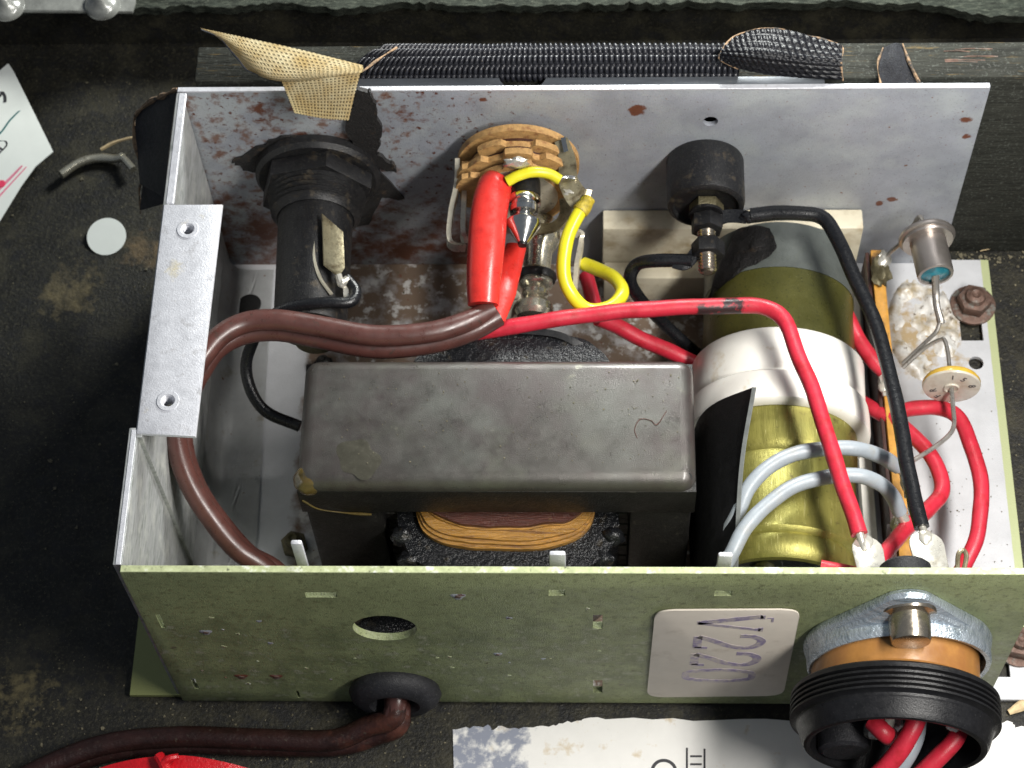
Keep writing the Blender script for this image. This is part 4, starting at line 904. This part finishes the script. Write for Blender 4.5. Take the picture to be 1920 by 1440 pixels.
# disc capacitor
t = thing('ceramic_disc', 'round tan ceramic disc with an ochre rim and printed marks hanging on two bent leads', 'ceramic disc', (19.385, 7.486, 2.8))
kc = Vector((19.387, 7.517, 2.8)); ka = Vector((-.07, -.99, .06)).normalized()
b = NB(); lathe(b, [(-.14, .02), (-.14, .68), (-.06, .73), (.02, .73)], kc, ka, 48, True, False); obj('ochre_rim', b, 'ceramicrim', t, smooth=40)
b = NB(); lathe(b, [(.02, .73), (.07, .71), (.085, .66), (.085, .20), (.13, .19), (.13, .16), (.10, .14), (.10, .01)], kc, ka, 48, False, True); obj('disc_face', b, 'ceramic', t, smooth=40)
fx, fy, fa_ = frame(ka)
if fx.x < 0: fx, fy = -fx, -fy
for s_, ang, rr in (('R', 200, .46), ('F', 235, .5), ('1', 95, .47), ('5', 60, .47), ('8', 15, .5)):
    a = R(ang); pp = kc+ka*.089+fx*math.cos(a)*rr+fy*math.sin(a)*rr
    rad = (fx*math.cos(a)+fy*math.sin(a)); tan = rad.cross(ka)
    text(s_, .26, pp, -tan if tan.dot(fx) < 0 and False else tan, rad, 'ink', t, 'printed_mark')
b = NB(); tube(b, [(18.331, 8.466, 2), (18.895, 8.841, 2.4), (19.214, 8.876, 2.75), (19.315, 8.802, 2.85), (19.356, 8.426, 2.9), (19.363, 7.879, 2.9)], .055, 8); obj('back_lead', b, 'lead', t)
b = NB(); tube(b, [kc+ka*.1, (19.39, 6.91, 2.7), (19.418, 6.559, 2.5), (19.291, 6.307, 2.4), (18.878, 5.98, 2.3), (18.445, 5.729, 2.2), (18.2, 5.498, 2.3)], .06, 8); obj('front_lead', b, 'lead', t)

# ================================================================== sticker
t = thing('panel_sticker', 'cream sticker with rounded corners stamped V220 sideways on the green front panel', 'sticker', (13.2, -.05, 3.4))
cs = [(11.66, 6.12), (14.88, 6.2), (14.95, .78), (11.62, .62)]
def rounded(cs, r):
    o = []
    n = len(cs)
    for i in range(n):
        p, a, c = Vector(cs[i]), Vector(cs[i-1]), Vector(cs[(i+1) % n])
        d1, d2 = (a-p).normalized(), (c-p).normalized()
        for k in range(7):
            q = k/6; A, B_ = p+d1*r, p+d2*r
            o.append((A*(1-q)**2+p*2*q*(1-q)+B_*q*q))
    return o
b = NB(); prism(b, [(q.x, -.065, q.y) for q in rounded(cs, .42)], (0, .045, 0), .015); obj('sticker_sheet', b, 'sticker', t)
def stroke(gl_, cx_, cz_, w_, h_):
    # rubber stamp figures: up is +x, reading runs down (-z)
    b = NB()
    for pts, wd in gl_:
        P3 = [(cx_+(q[1]-.5)*h_, -.068, cz_-(q[0]-.5)*w_) for q in pts]
        ribbon(b, P3, wd*1.35, .005, (0, 1, 0), 6 if len(pts) > 2 else 1)
    obj('stamped_letter', b, 'stamp', t, smooth=0)
two = [([(.04, .68), (.06, .86), (.3, 1.0), (.6, 1.0), (.88, .88), (.92, .70), (.75, .5), (.4, .28), (.08, .04)], .15), ([(.05, .04), (.95, .04)], .15), ([(.93, .0), (.95, .2)], .10)]
stroke([([(.08, .98), (.5, .02)], .16), ([(.5, .02), (.92, .98)], .10), ([(0, .98), (.24, .98)], .08), ([(.76, .98), (1, .98)], .08)], 13.36, 5.42, .95, 1.5)
stroke(two, 13.38, 4.28, .80, 1.5)
stroke(two, 13.36, 3.2, .80, 1.5)
stroke([([(.5, 1), (.2, .93), (.04, .5), (.2, .07), (.5, 0), (.8, .07), (.96, .5), (.8, .93), (.5, 1)], .13)], 13.30, 2.15, .80, 1.6)
b = NB(); box(b, (14.28, -.072, 5.5), (14.33, -.067, 5.75)); box(b, (14.18, -.072, 5.7), (14.28, -.067, 5.75)); obj('stamped_mark', b, 'stamp', t)

# ================================================================== papers, cords and bits on the case floor
FZ = -.22
def onfloor(px): return [(p[0], p[1], p[2]) for p in px]
t = thing('torn_paper', 'torn stained white paper with black printed symbols under the front of the chassis', 'paper', (14, -1.5, FZ))
edge = [(6.877, -2.434, -0.2), (6.865, -1.623, -0.2), (6.808, -0.633, -0.2)]
tp = [(7.219, -0.575, -0.2), (7.683, -0.53, -0.2), (7.819, -0.654, -0.2), (7.95, -0.556, -0.2), (8.35, -0.596, -0.2), (8.814, -0.537, -0.2), (9.212, -0.535, -0.2), (9.544, -0.45, -0.2), (10.009, -0.363, -0.2), (10.049, -0.321, -0.2), (10.806, -0.331, -0.2), (12.794, -0.347, -0.2), (15.173, -0.347, -0.2), (15.436, -0.359, -0.2), (18.068, -0.358, -0.2), (20.167, -0.359, -0.2), (20.666, -0.342, -0.2), (20.716, -0.494, -0.2), (21.072, -0.464, -0.2), (21.99, -0.431, -0.2), (21.774, -2.327, -0.2)]
o = [Vector(e) for e in edge]
for a, c in zip([edge[-1]]+tp, tp):
    a, c = Vector(a), Vector(c)
    for q in range(1, 5): o.append(a.lerp(c, q/4)+Vector((.02*random.uniform(-1, 1), .035*random.uniform(-1, 1), 0)))
b = NB(); prism(b, [(q.x, q.y, FZ+.01) for q in o], (0, 0, .03)); obj('paper_sheet', b, 'paper', t, smooth=0)
def flat(a, c, wd): 
    a, c = Vector(a), Vector(c); d = (c-a).normalized(); s_ = Vector((-d.y, d.x, 0))*wd/2
    return [a+s_, a-s_, c-s_, c+s_]
b = NB()
for a, c in (((12.616, -1.075, -0.175), (12.584, -2.401, -0.175)), ((13.049, -1.099, -0.175), (13.012, -2.398, -0.175)), ((12.689, -1.293, -0.175), (12.978, -1.291, -0.175)), ((12.684, -1.497, -0.175), (12.972, -1.495, -0.175)), ((12.679, -1.701, -0.175), (12.966, -1.699, -0.175))):
    prism(b, flat(a, c, .05), (0, 0, .004))
obj('printed_ladder', b, 'ink', t, smooth=0)
b = NB(); cc = Vector((12.039, -1.692, -0.175)); pts = [cc+Vector((.29*math.cos(R(a)), .29*math.sin(R(a)), 0)) for a in range(10, 300, 15)]
ribbon(b, pts, .08, .004, (0, 0, 1), 2); obj('printed_letter', b, 'ink', t, smooth=0)

t = thing('white_tag', 'white card tag with green line, red pen strokes and black lettering', 'paper tag', (-6.5, 17, 0))
gz = .45
b = NB(); prism(b, [(-9.531, 18.495, 0.3), (-7.517, 19.151, 0.45), (-7.007, 19.702, 0.5), (-6.813, 19.419, 0.48), (-5.321, 16.645, 0.3), (-5.797, 16.136, 0.25), (-6.129, 15.501, 0.2), (-6.617, 14.374, 0.1), (-7.404, 13.265, 0), (-9.226, 14.292, 0.1)], (0, 0, .03)); obj('tag_card', b, 'tag', t, smooth=0)
x_, y_ = Vector((-6.104, 17.943, 0.36))-Vector((-6.499, 17.369, 0.36)), Vector((-7.391, 19.22, 0.36))-Vector((-6.736, 17.947, 0.36))
TZ = Vector((0, 0, .035))
b = NB(); ribbon(b, [Vector((-7.756, 16.186, 0.3))+TZ, Vector((-6.962, 17.256, 0.335))+TZ, Vector((-6.707, 17.734, 0.36))+TZ, Vector((-6.247, 18.351, 0.385))+TZ], .05, .012, (0, 0, 1)); obj('green_line', b, 'greenink', t, smooth=0)
text('9', .9, Vector((-7.089, 18.544, 0.42))+TZ, x_, y_, 'ink', t, 'printed_digit')
text('LD', .5, Vector((-6.904, 16.786, 0.3))+TZ, x_, y_, 'ink', t, 'printed_letters')
b = NB(); ribbon(b, [Vector((-7.008, 15.134, 0.2))+TZ, Vector((-6.607, 15.596, 0.2))+TZ, Vector((-6.166, 16.155, 0.28))+TZ], [.14, .05], .012, (0, 0, 1)); obj('pen_stroke', b, 'pinkink', t, smooth=0)
b = NB(); ribbon(b, [Vector((-6.955, 14.766, 0.2))+TZ, Vector((-6.512, 15.465, 0.2))+TZ, Vector((-6.04, 16.124, 0.27))+TZ], [.06, .03], .012, (0, 0, 1)); obj('pen_stroke', b, 'pinkink', t, smooth=0)
b = NB(); lathe(b, [(0, .13), (.015, .12)], Vector((-6.714, 15.578, 0.2))+TZ, (0, 0, 1), 20); obj('red_dot', b, 'redink', t)

b = NB(); lathe(b, [(0, .56), (.03, .56)], (-3.537, 13.967, -0.1), (0.0, -.25, 1), 40)
obj('paper_dot', b, 'tag', None, loc=(-3.565, 14.032, -0.2), label='small round white paper dot lying on the black floor left of the chassis', cat='paper dot')
t = thing('wire_offcut', 'bent bare tinned wire offcut lying on the floor by the curled vinyl flap', 'wire offcut', (-4.164, 16.52, -0.2))
b = NB(); tube(b, [(-5.042, 15.961, 0.12), (-4.57, 16.44, 0.05), (-4.055, 16.624, 0), (-3.583, 16.603, 0), (-3.293, 16.569, 0.1)], .13, 12, 7, wob=.15); obj('thick_piece', b, 'nickel', t)
b = NB(); tube(b, [(-3.395, 16.645, 0.1), (-3.169, 16.382, 0.15), (-2.94, 16.082, 0.2)], .11, 10); obj('hook', b, 'nickel', t)
b = NB(); tube(b, [(-4.014, 16.947, 0), (-3.619, 17.102, 0.1), (-3.004, 17.144, 0.3)], .05, 6, wob=.5); obj('strand', b, 'chip', t)

t = thing('red_band', 'glossy red band tied in a knot at the bottom edge of the photo', 'red band', (-0.075, -1.699, 0.3))
b = NB(); ribbon(b, [(-2.668, -2.463, 0.1), (-1.747, -2.09, 0.3), (-0.934, -1.934, 0.5), (-0.109, -1.867, 0.6), (0.52, -1.876, 0.6), (1.299, -1.986, 0.5), (2.068, -2.144, 0.3), (3.113, -2.489, 0.1)], .45, .12, (0, -.2, 1)); obj('band_strip', b, 'redcloth', t, smooth=60)
b = NB(); tube(b, [(-0.272, -1.706, 0.8), (-0.154, -1.883, 0.85), (-0.046, -2.134, 0.8)], .13, 10, wob=.5); tube(b, [(-0.154, -1.914, 0.9), (0.051, -1.795, 0.95), (0.245, -1.736, 0.9)], .09, 8, wob=.5); obj('knot', b, 'redcloth', t)

# hazy bracket with two domed screws on the rim
t = thing('clear_bracket', 'hazy translucent plastic strip with two domed screws on the far rim, top left corner', 'bracket', (-5.062, 20.503, 2.2))
b = NB(); prism(b, [(-7.817, 20.208, 2.3), (-6.245, 20.155, 2.3), (-2.96, 20.067, 2.3), (-2.907, 20.441, 2.3), (-3.073, 21.398, 2.3), (-8, 21.445, 2.3)], (0, 0, .14), .04); obj('plastic_strip', b, 'clearplastic', t)
for px in ((-6.63, 20.271, 2.45), (-3.841, 20.286, 2.45)):
    b = NB(); lathe(b, [(0, .52), (.1, .5), (.22, .38), (.3, .2), (.45, .16), (.5, .05)], px, (0, -.1, 1), 28); obj('domed_screw', b, 'clearplastic', t, smooth=60)

# bits of debris
def chip(px, l, wd, ang, label, name='wood_chip', m='chip'):
    b = NB(); c = Vector(px)
    d = Vector((math.cos(R(ang)), math.sin(R(ang)), .1))
    tube(b, [c-d*l/2, c+Vector((.04, .05, .05)), c+d*l/2], wd, 6, 4, rs=[wd*.4, wd, wd*.3], flat=.5, wob=1.5)
    obj(name, b, m, None, smooth=30, loc=px, label=label, cat='wood chip')
chip((20.683, 13.836, 0.3), .55, .14, -50, 'pale curled wood chip at the bottom of the back panel right end')
chip((20.648, 14.39, 2.6), .45, .05, -70, 'thin pale fibre sticking out beside the right end of the back panel', 'stray_fibre')
chip((20.907, 0.011, -0.1), .7, .14, 20, 'yellow wood chip on the floor at the lower right corner')
chip((21.606, 13.49, -0.1), .9, .07, 5, 'pale sliver of wood lying along the foot of the rail at right', 'wood_sliver')
b = NB()
def flake(c, s_):
    n = random.choice((3, 4, 5)); a0 = random.random()*6.3
    o = [Vector(c)+Vector((math.cos(a0+2*math.pi*k/n)*s_*random.uniform(.5, 1), math.sin(a0+2*math.pi*k/n)*s_*random.uniform(.5, 1), random.uniform(0, .5)*s_)) for k in range(n)]
    prism(b, o, (0, 0, .012))
for i in range(420):
    x, y = random.uniform(-8, 0), random.uniform(-2, 20)
    if noise.noise(Vector((x*.5, y*.5, 0))) < -.15 and random.random() < .8: continue
    flake((x, y, FZ+.002), random.uniform(.012, .035) if random.random() < .93 else random.uniform(.05, .09))
for i in range(160):
    flake((random.uniform(-5, 7), random.uniform(-1.8, .1), FZ+.002), random.uniform(.015, .05))
for i in range(200):
    flake((random.uniform(20.5, 24), random.uniform(-1, 13.3), FZ+.002), random.uniform(.015, .05))
for i in range(70):
    flake((random.uniform(18.5, 23), random.gauss(13.25, .12), FZ+.01), random.uniform(.03, .10))
for i in range(160):
    flake((random.uniform(2.6, 12), random.uniform(6.8, 12.8), .004), random.uniform(.015, .045))
for i in range(130):
    flake((random.uniform(3.8, 12.4), random.uniform(3.6, 6.2), 6.052), random.uniform(.01, .028))
for i in range(120):
    flake((random.uniform(18.3, 21), random.uniform(.8, 8.5), .004), random.uniform(.012, .035))
obj('dust_flakes', b, 'dust', None, smooth=0, kind='stuff')
